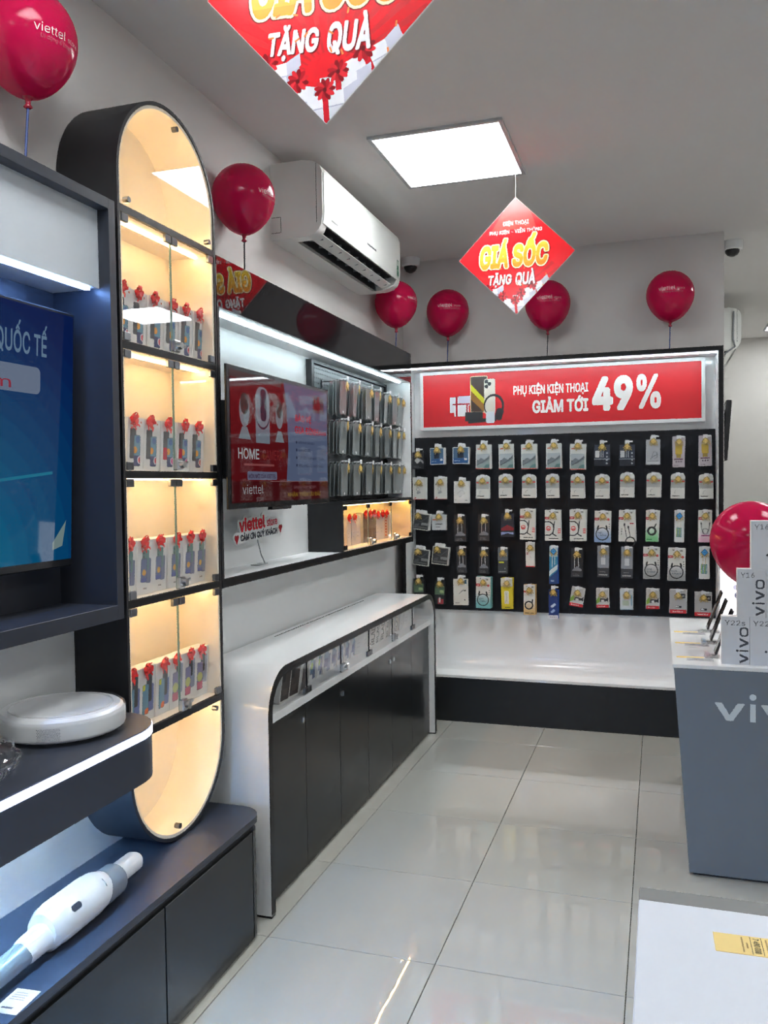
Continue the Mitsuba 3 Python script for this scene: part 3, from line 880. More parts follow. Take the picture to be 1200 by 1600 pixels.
for k in range(4):
    z1, z0 = ZS[k][0], ZS[k + 1][1]
    for a, b, sd in ((AY0 + .016, YM - .0015, -1), (YM + .0015, AY1 - .016, 1)):
        d = part(t, 'glass_door', mikit.ply(bx(-.0025, .0025, a, b, z0 + .004, z1 - .004), 'glass'), T().translate([AXF - .007, 0, 0]))
        del scene[d]
        V = [[AXF - .006, a, z0 + .004], [AXF - .006, b, z0 + .004], [AXF - .006, b, z1 - .004], [AXF - .006, a, z1 - .004]]
        scene[d] = mikit.ply(trimesh.Trimesh(V, [[0, 1, 2], [0, 2, 3]], process=False), 'glass')
        edge = bx(AXF - .0085, AXF - .0035, (b - .001) if sd < 0 else a, b if sd < 0 else (a + .001), z0 + .004, z1 - .004)
        part(d, 'glass_edge', mikit.ply(edge, 'glass_edge'))
        for zz in (z0 + .014, z1 - .014):
            part(d, 'hinge', CLIP, mv(AXF - .006, a + .018 if sd < 0 else b - .018, zz))
        part(d, 'hinge', CLIP, mv(AXF - .006, YM + sd * .019, z1 - .014))
    door_lock(d, AXF - .006, YM + .012, z0 + .026)
    part(t, 'light_strip', mikit.ply(bx(AXF - .066, AXF - .056, AY0 + .035, AY1 - .035, z1 - .006, z1), 'lamp_off'), emit=WARM)
for nm, clip in (('top_pane', sbox(0, ZS[0][1] + .002, 9, 9)), ('bottom_pane', sbox(0, 0, 9, ZS[4][0] - .002))):
    g = i1.buffer(-.003).intersection(clip)
    vv, ff = trimesh.creation.triangulate_polygon(g, engine='earcut')
    part(t, nm, mikit.ply(trimesh.Trimesh(np.column_stack([np.full(len(vv), AXF - .006), vv]), ff, process=False), 'glass'))
for yy, zz in ((YM + .04, AZ1 - .05), (AY1 - .05, ZS[0][1] + .02), (AY0 + .05, ZS[0][1] + .02), (YM - .03, AZ0 + .045), (AY1 - .06, ZS[4][0] - .02)):
    part(t, 'glass_clip', mikit.ply(tube([[AXF - .012, yy, zz], [AXF + .006, yy, zz]], .009, 14), 'steel'))
part(t, 'light_strip', mikit.ply(bx(AXF - .040, AXF - .030, AY0 + .035, AY1 - .035, ZS[0][1], ZS[0][1] + .006), 'lamp_off'), emit=WARM)
part(t, 'light_strip', mikit.ply(bx(AXF - .040, AXF - .030, AY0 + .035, AY1 - .035, ZS[4][0] - .006, ZS[4][0]), 'lamp_off'), emit=WARM)

for row, (zi, ys, kinds, h) in enumerate((
        (1, [2.19, 2.277, 2.366, 2.455, 2.544, 2.628], ['note'] * 6, .176),
        (2, [2.243, 2.335, 2.425, 2.512, 2.604], ['note', 'note', 'red', 'red', 'note'], .165),
        (3, [2.190, 2.272, 2.363, 2.450, 2.540, 2.620], ['green'] * 6, .170),
        (4, [2.200, 2.277, 2.362, 2.442, 2.525, 2.605], ['duo', 'duo', 'duo', 'lilac', 'lilac', 'lilac'], .172))):
    look = {'note': 'blue', 'red': 'pink', 'green': 'green', 'duo': 'blue and orange', 'lilac': 'lilac'}
    sh = ['top', 'second', 'third', 'lowest'][row]
    for i, (y, k) in enumerate(zip(ys, kinds)):
        phone_box(y, .083, h, .045, ZS[zi][1], -1.535 + rng.uniform(-.004, .004), k,
                  '%s phone box with red bow on %s shelf of arched cabinet' % (ORD[i] + ' ' + look[k], sh),
                  'phone boxes in the arched cabinet', rz=rng.uniform(-3, 3), lean=-3)

# ------------------------------------------------------------------ accessory wall unit on the left
t = thing('wall_unit', 'black and white wall unit with a glossy black header above the red television', 'wall unit')
WY0, WY1, WX = 2.676, 5.13, -1.48
part(t, 'header', mikit.ply(bx(WX - .012, WX, WY0, WY1, 2.205, 2.384, .0008), 'black_mirror'), label='glossy black header')
part(t, 'top_panel', mikit.ply(bx(XL, WX - .012, WY0, WY1, 2.366, 2.384), 'black_matte'))
part(t, 'soffit', mikit.ply(bx(XP, WX - .012, WY0 + .02, WY1 - .02, 2.205, 2.222), 'white_satin'))
part(t, 'back_panel', mikit.ply(bx(XL, XP, WY0, WY1, 1.21, 2.222), 'white_satin'))
part(t, 'side_panel', mikit.ply(bx(XP, WX, WY1 - .02, WY1, 1.205, 2.205), 'white_satin'))
part(t, 'side_edge', mikit.ply(bx(WX, WX + .0015, WY1 - .02, WY1, 1.205, 2.205), 'black_edge'))
part(t, 'side_panel', mikit.ply(bx(XP, WX, WY0, WY0 + .016, 1.205, 2.205), 'black_matte'))
part(t, 'shelf', mikit.ply(bx(XL, WX - .008, WY0, WY1, 1.208, 1.237), 'white_satin'))
part(t, 'lower_panel', mikit.ply(bx(XL + .002, XL + .012, WY0, YB - .3, .30, 1.206), 'white_satin'))
part(t, 'shelf_edge', mikit.ply(bx(WX - .008, WX, WY0, WY1, 1.206, 1.238, .001), 'black_edge'))
strip_light(t, bx(-1.545, -1.533, WY0 + .06, WY1 - .06, 2.197, 2.205), [x * .62 for x in NEUTRAL])

# pegboard with hanging phone cases
PX, PY0, PY1, PZ0, PZ1 = -1.646, 3.893, 5.106, 1.488, 2.196
t = thing('pegboard', 'dark perforated pegboard behind the hanging phone cases on the left wall', 'pegboard')
part(t, 'frame', mikit.ply(ex_x(sbox(PY0, PZ0, PY1, PZ1).difference(sbox(PY0 + .03, PZ0 + .02, PY1 - .012, PZ1 - .016)), XP, PX + .012), 'black_matte'))
hb = sbox(PY0 + .03, PZ0 + .02, PY1 - .012, PZ1 - .016)
part(t, 'board', mikit.ply(ex_x(hb, PX - .012, PX - .004), 'board_grey'))
holes = []
for i in range(46):
    for j in range(6):
        y, z = PY0 + .05 + i * .0245, PZ1 - .034 - j * .0245
        holes.append(frame(extr(Point(0, 0).buffer(.0045, 2), .0012), [PX - .0036, y, z], UY, UZ, UX))
part(t, 'hole', mikit.ply(cat(*holes), 'black_matte'), kind='stuff', label='rows of round holes')

HOOKX = mikit.ply(cat(tube([[0, 0, 0], [.128, 0, .0], [.137, 0, .006], [.142, 0, .014]], .0026, 6), bx(-.002, .004, -.008, .008, -.03, .008, .001)), 'steel', 30)
HOLDX = mikit.ply(cat(bx(.100, .145, -.0015, .0015, .005, .012), bx(.140, .1425, -.013, .013, -.002, .02, .0008)), 'white_plastic')


def tag_mesh(s=1.0):
    """gold star-edged tag, facing -y"""
    A = Art()
    d = Polygon([(-.021, 0), (0, -.023), (.021, 0), (0, .023)])
    A.add(d, 96, 72, 26).add(d.buffer(-.0024), 222, 196, 116).add(d.buffer(-.0056), 140, 104, 36).add(d.buffer(-.0070), 226, 202, 128)
    A.add(sbox(-.007, -.0022, .007, .0022), 196, 150, 60)
    fr_ = A.shape([0, -.0014, 0], UX, UZ, 'print_gloss')
    pl = mikit.ply(ex_y(d, -.0010, .0010), 'gold')
    rb = []
    for k in range(7):
        a = math.radians(-90 + (k - 3) * 22)
        L = .028 + .005 * ((k * 7) % 3)
        c_, s_ = math.cos(a), math.sin(a)
        rb.append(frame(bx(.006, L, -.0028, .0028, 0, .0008), [0, .0016 + .0003 * k, .004], [c_, 0, s_], [-s_, 0, c_], [0, -1, 0]))
    for k in range(4):
        a = math.radians(45 + 90 * k)
        rb.append(frame(bx(.004, .0185, -.004, .004, 0, .0006), [0, .0013, 0], [math.cos(a), 0, math.sin(a)], [-math.sin(a), 0, math.cos(a)], [0, -1, 0]))
    return fr_, pl, mikit.ply(cat(*rb), 'gold_ribbon')


TAG = tag_mesh()
A = Art()
d = Polygon([(-.021, 0), (0, -.023), (.021, 0), (0, .023)])
A.add(d, 20, 84, 140).add(d.buffer(-.0030), 70, 150, 205).add(sbox(-.007, -.0022, .007, .0022), 30, 100, 160)
TAGB = (A.shape([0, -.0014, 0], UX, UZ, 'print_gloss'), mikit.ply(ex_y(d, -.0010, .0010), 'blue_tag'), TAG[2])


def gold_tag(at, label, group, blue=False):
    q = TAGB if blue else TAG
    t = thing('gift_tag', label, 'tag', group)
    part(t, 'plate', q[1], at)
    part(t, 'print', q[0], at)
    part(t, 'ribbon', q[2], at)


def case_mesh():
    # clear pack facing +x, hanging from its top hole at the origin
    w, h = .090, .170
    pk = ex_x(rrect(-w / 2, -h, w / 2, -.004, .006).union(rrect(-.018, -.02, .018, .008, .004)).difference(Point(0, 0).buffer(.0035, 4)), -.0008, .0008)
    cs = ex_x(rrect(-w / 2 + .006, -h + .006, w / 2 - .006, -.016, .010), -.006, -.001)
    return mikit.ply(pk, 'case_clear'), cs


CPK, CS = case_mesh()
CSM = [mikit.ply(CS, k) for k in ('case_clear', 'case_dark', 'case_pink')]
A = Art().add(Point(.0, -.158).buffer(.007, 8), 225, 228, 228)
STK = A.shape([.0016, 0, 0], UY, UZ)
CY = [4.058, 4.24, 4.442, 4.594, 4.775, 4.945, 5.055]
for row, z in enumerate((2.100, 1.897, 1.682)):
    for col, y in enumerate(CY):
        where = '%s pegboard row, %s from left' % (['top', 'middle', 'bottom'][row], ORD[col])
        k = thing('peg_hook', 'steel hook holding phone cases, ' + where, 'hook', 'hooks of the phone case pegboard')
        part(k, 'prong', HOOKX, mv(PX, y, z))
        part(k, 'label_holder', HOLDX, mv(PX, y, z))
        n = 5 if (row, col) != (0, 0) else 4
        for i in range(n):
            pos = ['frontmost', 'second frontmost', 'third frontmost', 'fourth frontmost', 'innermost'][i]
            c_ = thing('phone_case', '%s phone case pack, %s' % (pos, where), 'phone case', 'phone cases on the pegboard')
            x = PX + .118 - i * .021 + rng.uniform(-.002, .002)
            at = T().translate([x, y, z]).rotate([1, 0, 0], rng.uniform(-2.5, 2.5)).rotate([0, 1, 0], rng.uniform(1, 4)).rotate([0, 0, 1], rng.uniform(-5, 9))
            part(c_, 'pack', CPK, at)
            part(c_, 'case', CSM[2 if (row == 0 and col < 2) and i == 0 else 1 if rng.random() < .4 else 0], at)
            if i == 0:
                part(c_, 'sticker', STK, at)
        gold_tag(T().translate([PX + .139, y, z - .026]).rotate([0, 0, 1], 90 + rng.uniform(-14, 14)).rotate([0, 1, 0], rng.uniform(-8, 8)),
                 'gold tag with ribbons, ' + where, 'gold tags on the pegboard')

# television with the red advert
t = thing('television', 'television with a red and pale blue camera advert on the left wall', 'television')
TY0, TY1, TZ0, TZ1, TX = 2.667, 3.628, 1.487, 2.002, -1.444
part(t, 'casing', mikit.ply(cat(bx(TX - .009, TX, TY0, TY1, TZ0, TZ1, .002), bx(TX - .036, TX - .0085, TY0 + .10, TY1 - .10, TZ0 + .05, TZ1 - .10, .004)), 'black_edge'))
part(t, 'mount', mikit.ply(bx(XP, TX - .034, 2.9, 3.3, 1.6, 1.9), 'black_matte'))
part(t, 'logo_bar', mikit.ply(bx(TX - .02, TX + .001, 3.02, 3.20, TZ0 - .012, TZ0, .001), 'dark_plastic'))
W, Hh = TY1 - TY0, TZ1 - TZ0
scr = sbox(.022, .022, W - .022, Hh - .016)
A = Art(scr).add(scr, 92, 14, 19)
A.add(Polygon([(.47, Hh), (.50, .40), (.512, .24), (.49, .10), (W, .10), (W, Hh)]), 88, 100, 128)
A.add(sbox(.02, 0, W, .10), 70, 10, 14)
A.add(sbox(.02, Hh - .04, .45, Hh), 88, 62, 62)
for cx_, s in ((.13, 1.0), (.43, .85)):
    A.add(affinity.scale(Point(cx_, .36).buffer(.045), .9 * s, 1.35 * s), 118, 128, 136)
    A.add(affinity.scale(Point(cx_, .385).buffer(.033), .95 * s, 1.2 * s), 44, 52, 50)
    A.add(Polygon([(cx_ - .05 * s, .255), (cx_ + .05 * s, .255), (cx_ + .02 * s, .30), (cx_ - .02 * s, .30)]), 118, 128, 136)
A.add(rrect(.22, .245, .34, .46, .05), 120, 130, 140).add(sbox(.22, .245, .34, .30), 110, 120, 132)
A.add(rrect(.262, .33, .312, .452, .02), 42, 42, 58)
A.add(Point(.28, .36).buffer(.062, 16).difference(Point(.28, .366).buffer(.060, 16)).intersection(sbox(0, 0, .5, .35)), 50, 44, 60)
A.add(fit('HOME', .075, .182, .245, .222, True), 168, 172, 176)
A.add(fit('CAMERA', .275, .182, .455, .222, False), 128, 40, 42)
A.add(lines(.12, .42, .158, .02, 1, .008, 5), 140, 74, 74)
A.add(rrect(.145, .105, .40, .137, .006), 104, 108, 132)
A.add(fit('MÓN MỚI CỦA VIETTEL', .155, .111, .39, .131, True), 60, 36, 60)
A.add(fit('viettel', .105, .052, .275, .088, False), 150, 152, 156)
A.add(fit('store', .215, .024, .275, .042, False), 120, 110, 112)
A.add(sbox(.338, .0985, .94, .1005), 150, 110, 110)
A.add(fit('ĐĂNG KÝ NGAY TẠI ĐÂY', .56, .066, .80, .084, False), 130, 90, 94)
A.add(fit('NHẬN THÊM ƯU ĐÃI', .50, .032, .85, .058, True), 140, 110, 34)
A.add(fit('BẢO VỆ', .585, .345, .755, .385, True), 190, 14, 34)
A.add(fit('GIA ĐÌNH', .58, .300, .83, .338, True), 190, 10, 28)
A.add(fit('BẠN', .84, .300, .925, .322, True), 180, 14, 30)
for i, s in enumerate(('MIỄN PHÍ LẮP ĐẶT', 'GIÁ ĐẶC BIỆT', 'LƯU TRỮ ĐÁM MÂY 7 NGÀY', 'ĐIỀU KHIỂN TỪ XA DỄ DÀNG')):
    A.add(fit(s, .615, .256 - i * .032, .615 + (.17, .13, .28, .27)[i], .272 - i * .032, False), 14, 20, 52)
    A.add(sbox(.59, .258 - i * .032, .60, .268 - i * .032), 14, 20, 52)
A.add(fit('MART HOME', .53, .425, .70, .452, True), 112, 100, 124)
A.add(sbox(.775, .40, .90, .475), 74, 64, 72).add(sbox(.79, .41, .86, .46), 104, 34, 40)
m, c = A.mesh([TX + .0012, TY0, TZ0], UY, UZ, .27)
part(t, 'screen', mikit.ply(m, 'screen_glass', False, color=c), emit={'type': 'mesh_attribute', 'name': 'vertex_color'})

# thank-you sign on the shelf
t = thing('shelf_sign', 'small white sign with two hearts on a thin leg under the red television', 'sign')
o = np.array([-1.602, 2.985, 1.337])
sl = .04
u = np.array([0, 1, sl]) / math.hypot(1, sl)
v = np.array([0, -sl, 1]) / math.hypot(1, sl)
wds = fit('viettel', .06, .042, .295, .10, True, 0, .03)
wds2 = fit('store', .31, .046, .415, .078, True)
low = rrect(.02, .0, .455, .042, .018)


def heart(x, y, s):
    return union_all([Point(x - s * .5, y + s * .4).buffer(s * .58), Point(x + s * .5, y + s * .4).buffer(s * .58), Polygon([(x - s * 1.02, y + s * .2), (x, y - s * 1.25), (x + s * 1.02, y + s * .2)])])


shape_ = union_all([wds.buffer(.008), wds2.buffer(.010), low, heart(.035, .018, .022), heart(.445, .026, .022)]).buffer(.004).buffer(-.002)
if shape_.geom_type != 'Polygon':
    shape_ = shape_.buffer(.012).buffer(-.012)
part(t, 'board', mikit.ply(frame(extr(shape_, .004), o - np.array([.0045, 0, 0]), u, v, np.cross(u, v)), 'white_satin'))
A = Art().add(wds, 200, 16, 40).add(wds2, 200, 40, 70)
A.add(fit('CẢM ƠN QUÝ KHÁCH', .068, .004, .412, .040, True, 0, .04), 24, 30, 44)
A.add(heart(.035, .018, .017), 150, 14, 30).add(heart(.445, .026, .017), 150, 14, 30)
part(t, 'lettering', A.shape(o + np.array([.0006, 0, 0]), u, v))
part(t, 'leg', mikit.ply(tube([[-1.604, 3.205, 1.345], [-1.603, 3.235, 1.28], [-1.602, 3.268, 1.240]], .0022, 6), 'grey_plastic', True))
part(t, 'foot', mikit.ply(bx(-1.625, -1.59, 3.18, 3.275, 1.2375, 1.2405, .001), 'case_clear'))

# glass box cabinet on the shelf
t = thing('glass_cabinet', 'small lit glass cabinet with black sides under the phone cases', 'display cabinet')
GY0, GY1, GZ0, GZ1 = 3.885, 5.108, 1.238, 1.486
part(t, 'side_panel', mikit.ply(bx(XP, WX, GY0, GY0 + .014, GZ0, GZ1), 'black_matte'))
part(t, 'top_panel', mikit.ply(bx(XP, WX, GY0, GY1, GZ1 - .018, GZ1), 'black_edge'))
part(t, 'lining', mikit.ply(cat(bx(XP, XP + .006, GY0 + .014, GY1, GZ0, GZ1 - .018), bx(XP, WX - .006, GY0 + .014, GY0 + .020, GZ0, GZ1 - .018), bx(XP, WX - .006, GY1 - .006, GY1, GZ0, GZ1 - .018), bx(XP, WX - .006, GY0 + .014, GY1, GZ0, GZ0 + .006)), 'cream'))
gd = []
for a, b in ((GY0 + .018, 4.275), (4.279, 4.69), (4.694, GY1 - .004)):
    V = [[WX - .003, a, GZ0 + .008], [WX - .003, b, GZ0 + .008], [WX - .003, b, GZ1 - .02], [WX - .003, a, GZ1 - .02]]
    gd.append(part(t, 'glass_door', mikit.ply(trimesh.Trimesh(V, [[0, 1, 2], [0, 2, 3]], process=False), 'glass')))
    part(gd[-1], 'glass_edge', mikit.ply(bx(WX - .006, WX - .001, b - .001, b, GZ0 + .008, GZ1 - .02), 'glass_edge'))
CLIPB = mikit.ply(bx(-.004, .006, -.020, .020, -.011, .011, .0015), 'black_edge')
for yy, g in ((GY0 + .04, gd[0]), (4.277, gd[0]), (4.67, gd[1]), (GY1 - .03, gd[2])):
    part(g, 'hinge', CLIPB, mv(WX - .003, yy, GZ1 - .031))
for yy, g in ((GY0 + .04, gd[0]), (GY1 - .03, gd[2])):
    part(g, 'hinge', CLIPB, mv(WX - .003, yy, GZ0 + .018))
for yy, g in ((4.31, gd[1]), (4.74, gd[2])):
    door_lock(g, WX - .003, yy, GZ0 + .03)
part(t, 'light_strip', mikit.ply(bx(WX - .05, WX - .04, GY0 + .04, GY1 - .02, GZ1 - .024, GZ1 - .018), 'lamp_off'), emit=[46, 20, 4.8])
for i, (y, k, b, nm) in enumerate(((4.06, 'white', 1, 'white'), (4.20, 'white', 1, 'white'), (4.275, 'white', 1, 'white'), (4.345, 'white', 0, 'white'),
                             (4.47, 'grey', 1, 'dark grey'), (4.545, 'grey', 1, 'dark grey'), (4.615, 'grey', 1, 'dark grey'), (4.685, 'white', 1, 'white'),
                             (4.76, 'white', 1, 'white'), (4.84, 'orange', 1, 'pale box with orange print'), (4.93, 'white', 0, 'white'))):
    phone_box(y, .068, .168 if k == 'grey' else .158, .05, GZ0 + .006, -1.565, k,
              '%s %s, %s in the small lit glass cabinet' % (nm, 'box with red bow' if b and 'box' not in nm else 'and red bow' if b else 'box without bow', ORD[i]), 'boxes in the small glass cabinet', bool(b), rng.uniform(-4, 4))

# ------------------------------------------------------------------ white counter cabinet with a waterfall top
t = thing('counter_cabinet', 'long white counter with rounded ends, glass doors and dark lower doors', 'cabinet')
KX, KY0, KY1, KZ = -1.34, 2.737, 5.122, .895
r_ = .165
outer = union_all([sbox(KY0, 0, KY1, KZ - r_), sbox(KY0 + r_, 0, KY1 - r_, KZ), Point(KY0 + r_, KZ - r_).buffer(r_, 24), Point(KY1 - r_, KZ - r_).buffer(r_, 24)])
inner = outer.buffer(-.030).union(sbox(KY0 + .030, -.1, KY1 - .030, .3)).intersection(sbox(0, 0, 9, 9))
ring = outer.difference(inner)
part(t, 'shell', mikit.ply(ex_x(ring, XL + .021, KX), 'white_laminate', 30))
part(t, 'edge_band', mikit.ply(ex_x(ring.intersection(sbox(0, .012, 9, 9)), KX, KX + .003), 'black_edge', 30))
part(t, 'foot_strip', mikit.ply(ex_x(ring.intersection(sbox(0, 0, 9, .006)).buffer(.001), XL + .021, KX + .001), 'black_edge'))
part(t, 'back_panel', mikit.ply(ex_x(inner, XL + .021, XL + .03), 'white_satin'))
part(t, 'shelf', mikit.ply(ex_x(inner.intersection(sbox(0, .690, 9, .722)), XL + .03, KX - .022), 'white_laminate'))
part(t, 'carcass', mikit.ply(ex_x(inner.intersection(sbox(0, .012, 9, .690)), XL + .03, KX - .055), 'black_matte'))
part(t, 'cable_slot', mikit.ply(bx(-1.640, -1.634, 3.42, 4.62, KZ - .001, KZ + .0005), 'black_matte'))
ks = np.linspace(KY0 + .030, KY1 - .030, 7)
KEY = mikit.ply(cat(tube([[0, 0, 0], [.006, 0, 0]], .012, 18), bx(.006, .0075, -.002, .002, -.008, .008)), 'chrome')
cg = []
for i in range(6):
    a, b = ks[i] + .0015, ks[i + 1] - .0015
    d = part(t, 'door', mikit.ply(bx(KX - .052, KX - .036, a, b, .012, .686, .001), 'charcoal_door'))
    if i in (0, 2, 3, 4):
        part(d, 'lock', KEY, mv(KX - .036, (b - .03) if i in (0, 3) else (a + .03), .62))
    g = inner.intersection(sbox(a, .724, b, KZ - .031))
    vv, ff = trimesh.creation.triangulate_polygon(g, engine='earcut')
    cg.append(part(t, 'glass_door', mikit.ply(trimesh.Trimesh(np.column_stack([np.full(len(vv), KX - .028), vv]), ff, process=False), 'glass')))
    if i < 5:
        part(cg[-1], 'glass_edge', mikit.ply(bx(KX - .031, KX - .025, b - .0002, b + .0022, .724, KZ - .031), 'black_edge'))
for i in (2, 4):
    door_lock(cg[i], KX - .028, ks[i] + .012, .748)
for i in (1, 3, 5):
    for s in (-.018, .018):
        part(cg[i] if s > 0 else cg[i - 1], 'hinge', CLIP, mv(KX - .028, ks[i] + s, .737))
for i, (y, w, k, nm, b) in enumerate(((3.00, .075, 'dark', 'dark brown box', 0), (3.087, .08, 'dark', 'dark brown box', 0), (3.185, .08, 'dark', 'dark brown box', 0), (3.275, .07, 'leaf', 'phone box with a green screen', 1),
                             (3.362, .075, 'leaf', 'phone box with a green screen', 0), (3.445, .075, 'leaf', 'phone box with a green screen', 0),
                             (3.53, .075, 'photo', 'phone box with a blue screen', 0), (3.615, .075, 'photo', 'phone box with a blue screen', 0), (3.70, .075, 'photo', 'phone box with a blue screen', 0),
                             (3.79, .075, 'photo', 'phone box with a blue screen', 0), (3.875, .075, 'photo', 'phone box with a blue screen', 0),
                             (3.965, .085, 'white', 'blank white phone box', 0), (4.06, .085, 'white', 'blank white phone box', 0), (4.18, .07, 'blade', 'white box with large upright lettering', 0), (4.255, .07, 'blade', 'white box with large upright lettering', 0),
                             (4.34, .07, 'blade', 'white box with large upright lettering', 0), (4.425, .07, 'blade', 'white box with large upright lettering', 0), (4.51, .07, 'blade', 'white box with large upright lettering', 0),
                             (4.595, .07, 'blade', 'white box with large upright lettering', 0), (4.70, .08, 'white', 'blank white phone box', 0), (4.80, .08, 'white', 'blank white phone box', 0), (4.90, .08, 'white', 'blank white phone box', 0))):
    phone_box(y, w * 1.08, .134, .04, .7225, -1.435 if k not in ('dark',) else -1.40, k, '%s, %s from the near end inside the white counter' % (nm, ORD[i] if i < 13 else ['fourteenth', 'fifteenth', 'sixteenth', 'seventeenth', 'eighteenth', 'nineteenth', 'twentieth', 'twenty-first', 'twenty-second'][i - 13]),
              'boxes in the white counter', bool(b), rng.uniform(-8, 8), lean=-8 if k == 'dark' else -5)

# ------------------------------------------------------------------ accessory display on the back wall
t = thing('accessory_display', 'black framed white display on the back wall with low black base', 'display stand')
DX0, DX1, DY, DZ = -1.632, .363, 5.405, 2.363
part(t, 'top_panel', mikit.ply(bx(DX0, DX1, DY, YB - .002, DZ - .026, DZ, .001), 'black_edge'))
part(t, 'side_panel', mikit.ply(bx(DX1 - .026, DX1, DY, YB - .002, .0, DZ - .026, .001), 'black_edge'))
part(t, 'side_panel', mikit.ply(bx(DX0, DX0 + .020, DY, YB - .002, .0, DZ - .026, .001), 'black_edge'))
part(t, 'side_lining', mikit.ply(bx(DX0 + .020, DX0 + .024, DY + .004, YB - .01, .30, DZ - .026), 'white_satin'))
part(t, 'side_lining', mikit.ply(bx(DX1 - .030, DX1 - .026, DY + .004, YB - .01, .30, DZ - .026), 'white_satin'))
part(t, 'top_lining', mikit.ply(bx(DX0 + .02, DX1 - .026, DY + .004, YB - .01, DZ - .030, DZ - .026), 'white_satin'))
cove = [(DY + .012, .306)] + [(YB - .012 - .10 + .10 * math.sin(q), .306 + .10 * (1 - math.cos(q))) for q in np.linspace(0, math.pi / 2, 14)] + [(YB - .012, DZ - .03), (YB - .002, DZ - .03), (YB - .002, .296), (DY + .012, .296)]
part(t, 'back_panel', mikit.ply(ex_x(Polygon(cove), DX0 + .02, DX1 - .026), 'display_white', 30))
part(t, 'base_top_edge', mikit.ply(bx(DX0 + .02, DX1 - .026, DY - .004, DY + .013, .290, .306, .001), 'white_laminate'))
part(t, 'base', mikit.ply(bx(DX0 + .02, DX1 - .026, DY, YB - .01, 0, .289), 'charcoal_base'))
strip_light(t, bx(DX0 + .03, DX1 - .035, DY + .018, DY + .030, DZ - .038, DZ - .030), NEUTRAL)

t = thing('product_board', 'black slat panel full of hanging accessories on the back wall', 'display board')
part(t, 'panel', mikit.ply(bx(-1.606, .332, 5.640, YB - .012, .704, 1.886, .001), 'board_black'))

t = thing('sale_sign', 'red illuminated sale sign with white frame above the accessories', 'sign')
SX0, SX1, SZ0, SZ1, SY = -1.530, .250, 1.953, 2.305, 5.602
part(t, 'box', mikit.ply(bx(SX0 - .022, SX1 + .022, SY + .001, YB - .012, SZ0 - .022, SZ1 + .022, .002), 'white_satin'))
W, Hh = SX1 - SX0, SZ1 - SZ0
part(t, 'panel', mikit.ply(bx(SX0, SX1, SY + .0003, SY + .001, SZ0, SZ1), 'sign_red'))
full = sbox(0, 0, W, Hh)
A = Art(full).add(full, 186, 26, 32)
X = lambda x: x - SX0
Z = lambda z: z - SZ0
A.add(fit('PHỤ KIỆN KIỆN THOẠI', X(-.915), Z(2.132), X(-.432), Z(2.222), True, 0, .03), 236, 234, 230)
A.add(fit('GIẢM TỚI', X(-.790), Z(2.022), X(-.432), Z(2.128), True, 0, .04), 236, 234, 230)
A.add(fit('49', X(-.408), Z(2.020), X(-.155), Z(2.243), True, 0, .055), 238, 236, 232)
A.add(fit('%', X(-.135), Z(2.022), X(.012), Z(2.243), True, 0, .02), 238, 236, 232)
A.add(sbox(X(-1.345), Z(2.046), X(-1.275), Z(2.150)), 224, 224, 230).add(sbox(X(-1.285), Z(2.09), X(-1.205), Z(2.155)), 208, 206, 226)
A.add(sbox(X(-1.315), Z(2.020), X(-1.215), Z(2.100)), 232, 232, 236)
A.add(sbox(X(-1.305), Z(2.02), X(-1.292), Z(2.155)), 150, 24, 44).add(sbox(X(-1.325), Z(2.096), X(-1.21), Z(2.106)), 150, 24, 44).add(sbox(X(-1.232), Z(2.02), X(-1.222), Z(2.10)), 150, 24, 44)
ph = rrect(X(-1.205), Z(2.04), X(-1.085), Z(2.285), .012)
A.add(ph, 206, 186, 150)
s_ = ph.buffer(-.006)
A.add(s_, 52, 34, 26)
A.add(s_.intersection(Polygon([(X(-1.21), Z(2.20)), (X(-1.08), Z(2.06)), (X(-1.08), Z(2.10)), (X(-1.21), Z(2.245))])), 196, 190, 40)
A.add(s_.intersection(Polygon([(X(-1.21), Z(2.14)), (X(-1.10), Z(2.03)), (X(-1.08), Z(2.06)), (X(-1.21), Z(2.20))])), 128, 84, 30)
p2 = rrect(X(-1.110), Z(2.03), X(-1.035), Z(2.262), .014)
A.add(p2, 216, 210, 196)
for q in ((-1.094, 2.245), (-1.094, 2.212), (-1.074, 2.228)):
    A.add(Point(X(q[0]), Z(q[1])).buffer(.0125), 26, 28, 30)
A.add(sbox(X(-1.24), Z(1.985), X(-1.12), Z(2.045)), 34, 34, 36)
A.add(affinity.rotate(sbox(X(-1.22), Z(1.975), X(-1.03), Z(2.00)), 3), 28, 28, 30)
hp = affinity.scale(Point(X(-1.045), Z(2.085)).buffer(.072, 24), .95, 1.05)
A.add(hp.difference(affinity.scale(Point(X(-1.048), Z(2.08)).buffer(.060, 24), .95, 1.08)), 30, 30, 33)
A.add(affinity.rotate(rrect(X(-1.035), Z(1.985), X(-.985), Z(2.065), .02), -18), 30, 30, 33)
A.add(rrect(X(-1.098), Z(1.968), X(-1.040), Z(2.045), .012), 214, 220, 228)
part(t, 'print', A.shape([SX0, SY, SZ0], UX, UZ, 'print'))
fr = sbox(-.022, -.022, W + .022, Hh + .022).difference(full)
part(t, 'frame', mikit.ply(frame(extr(fr, .006), [SX0, SY + .001, SZ0], UX, UZ, [0, -1, 0]), 'white_satin'))


# ------------------------------------------------------------------ accessory packs
def ring_(x, y, r, w):
    return Point(x, y).buffer(r, 20).difference(Point(x, y).buffer(r - w, 20))


def bent(pts, w):
    return LineString(pts).buffer(w, 4)


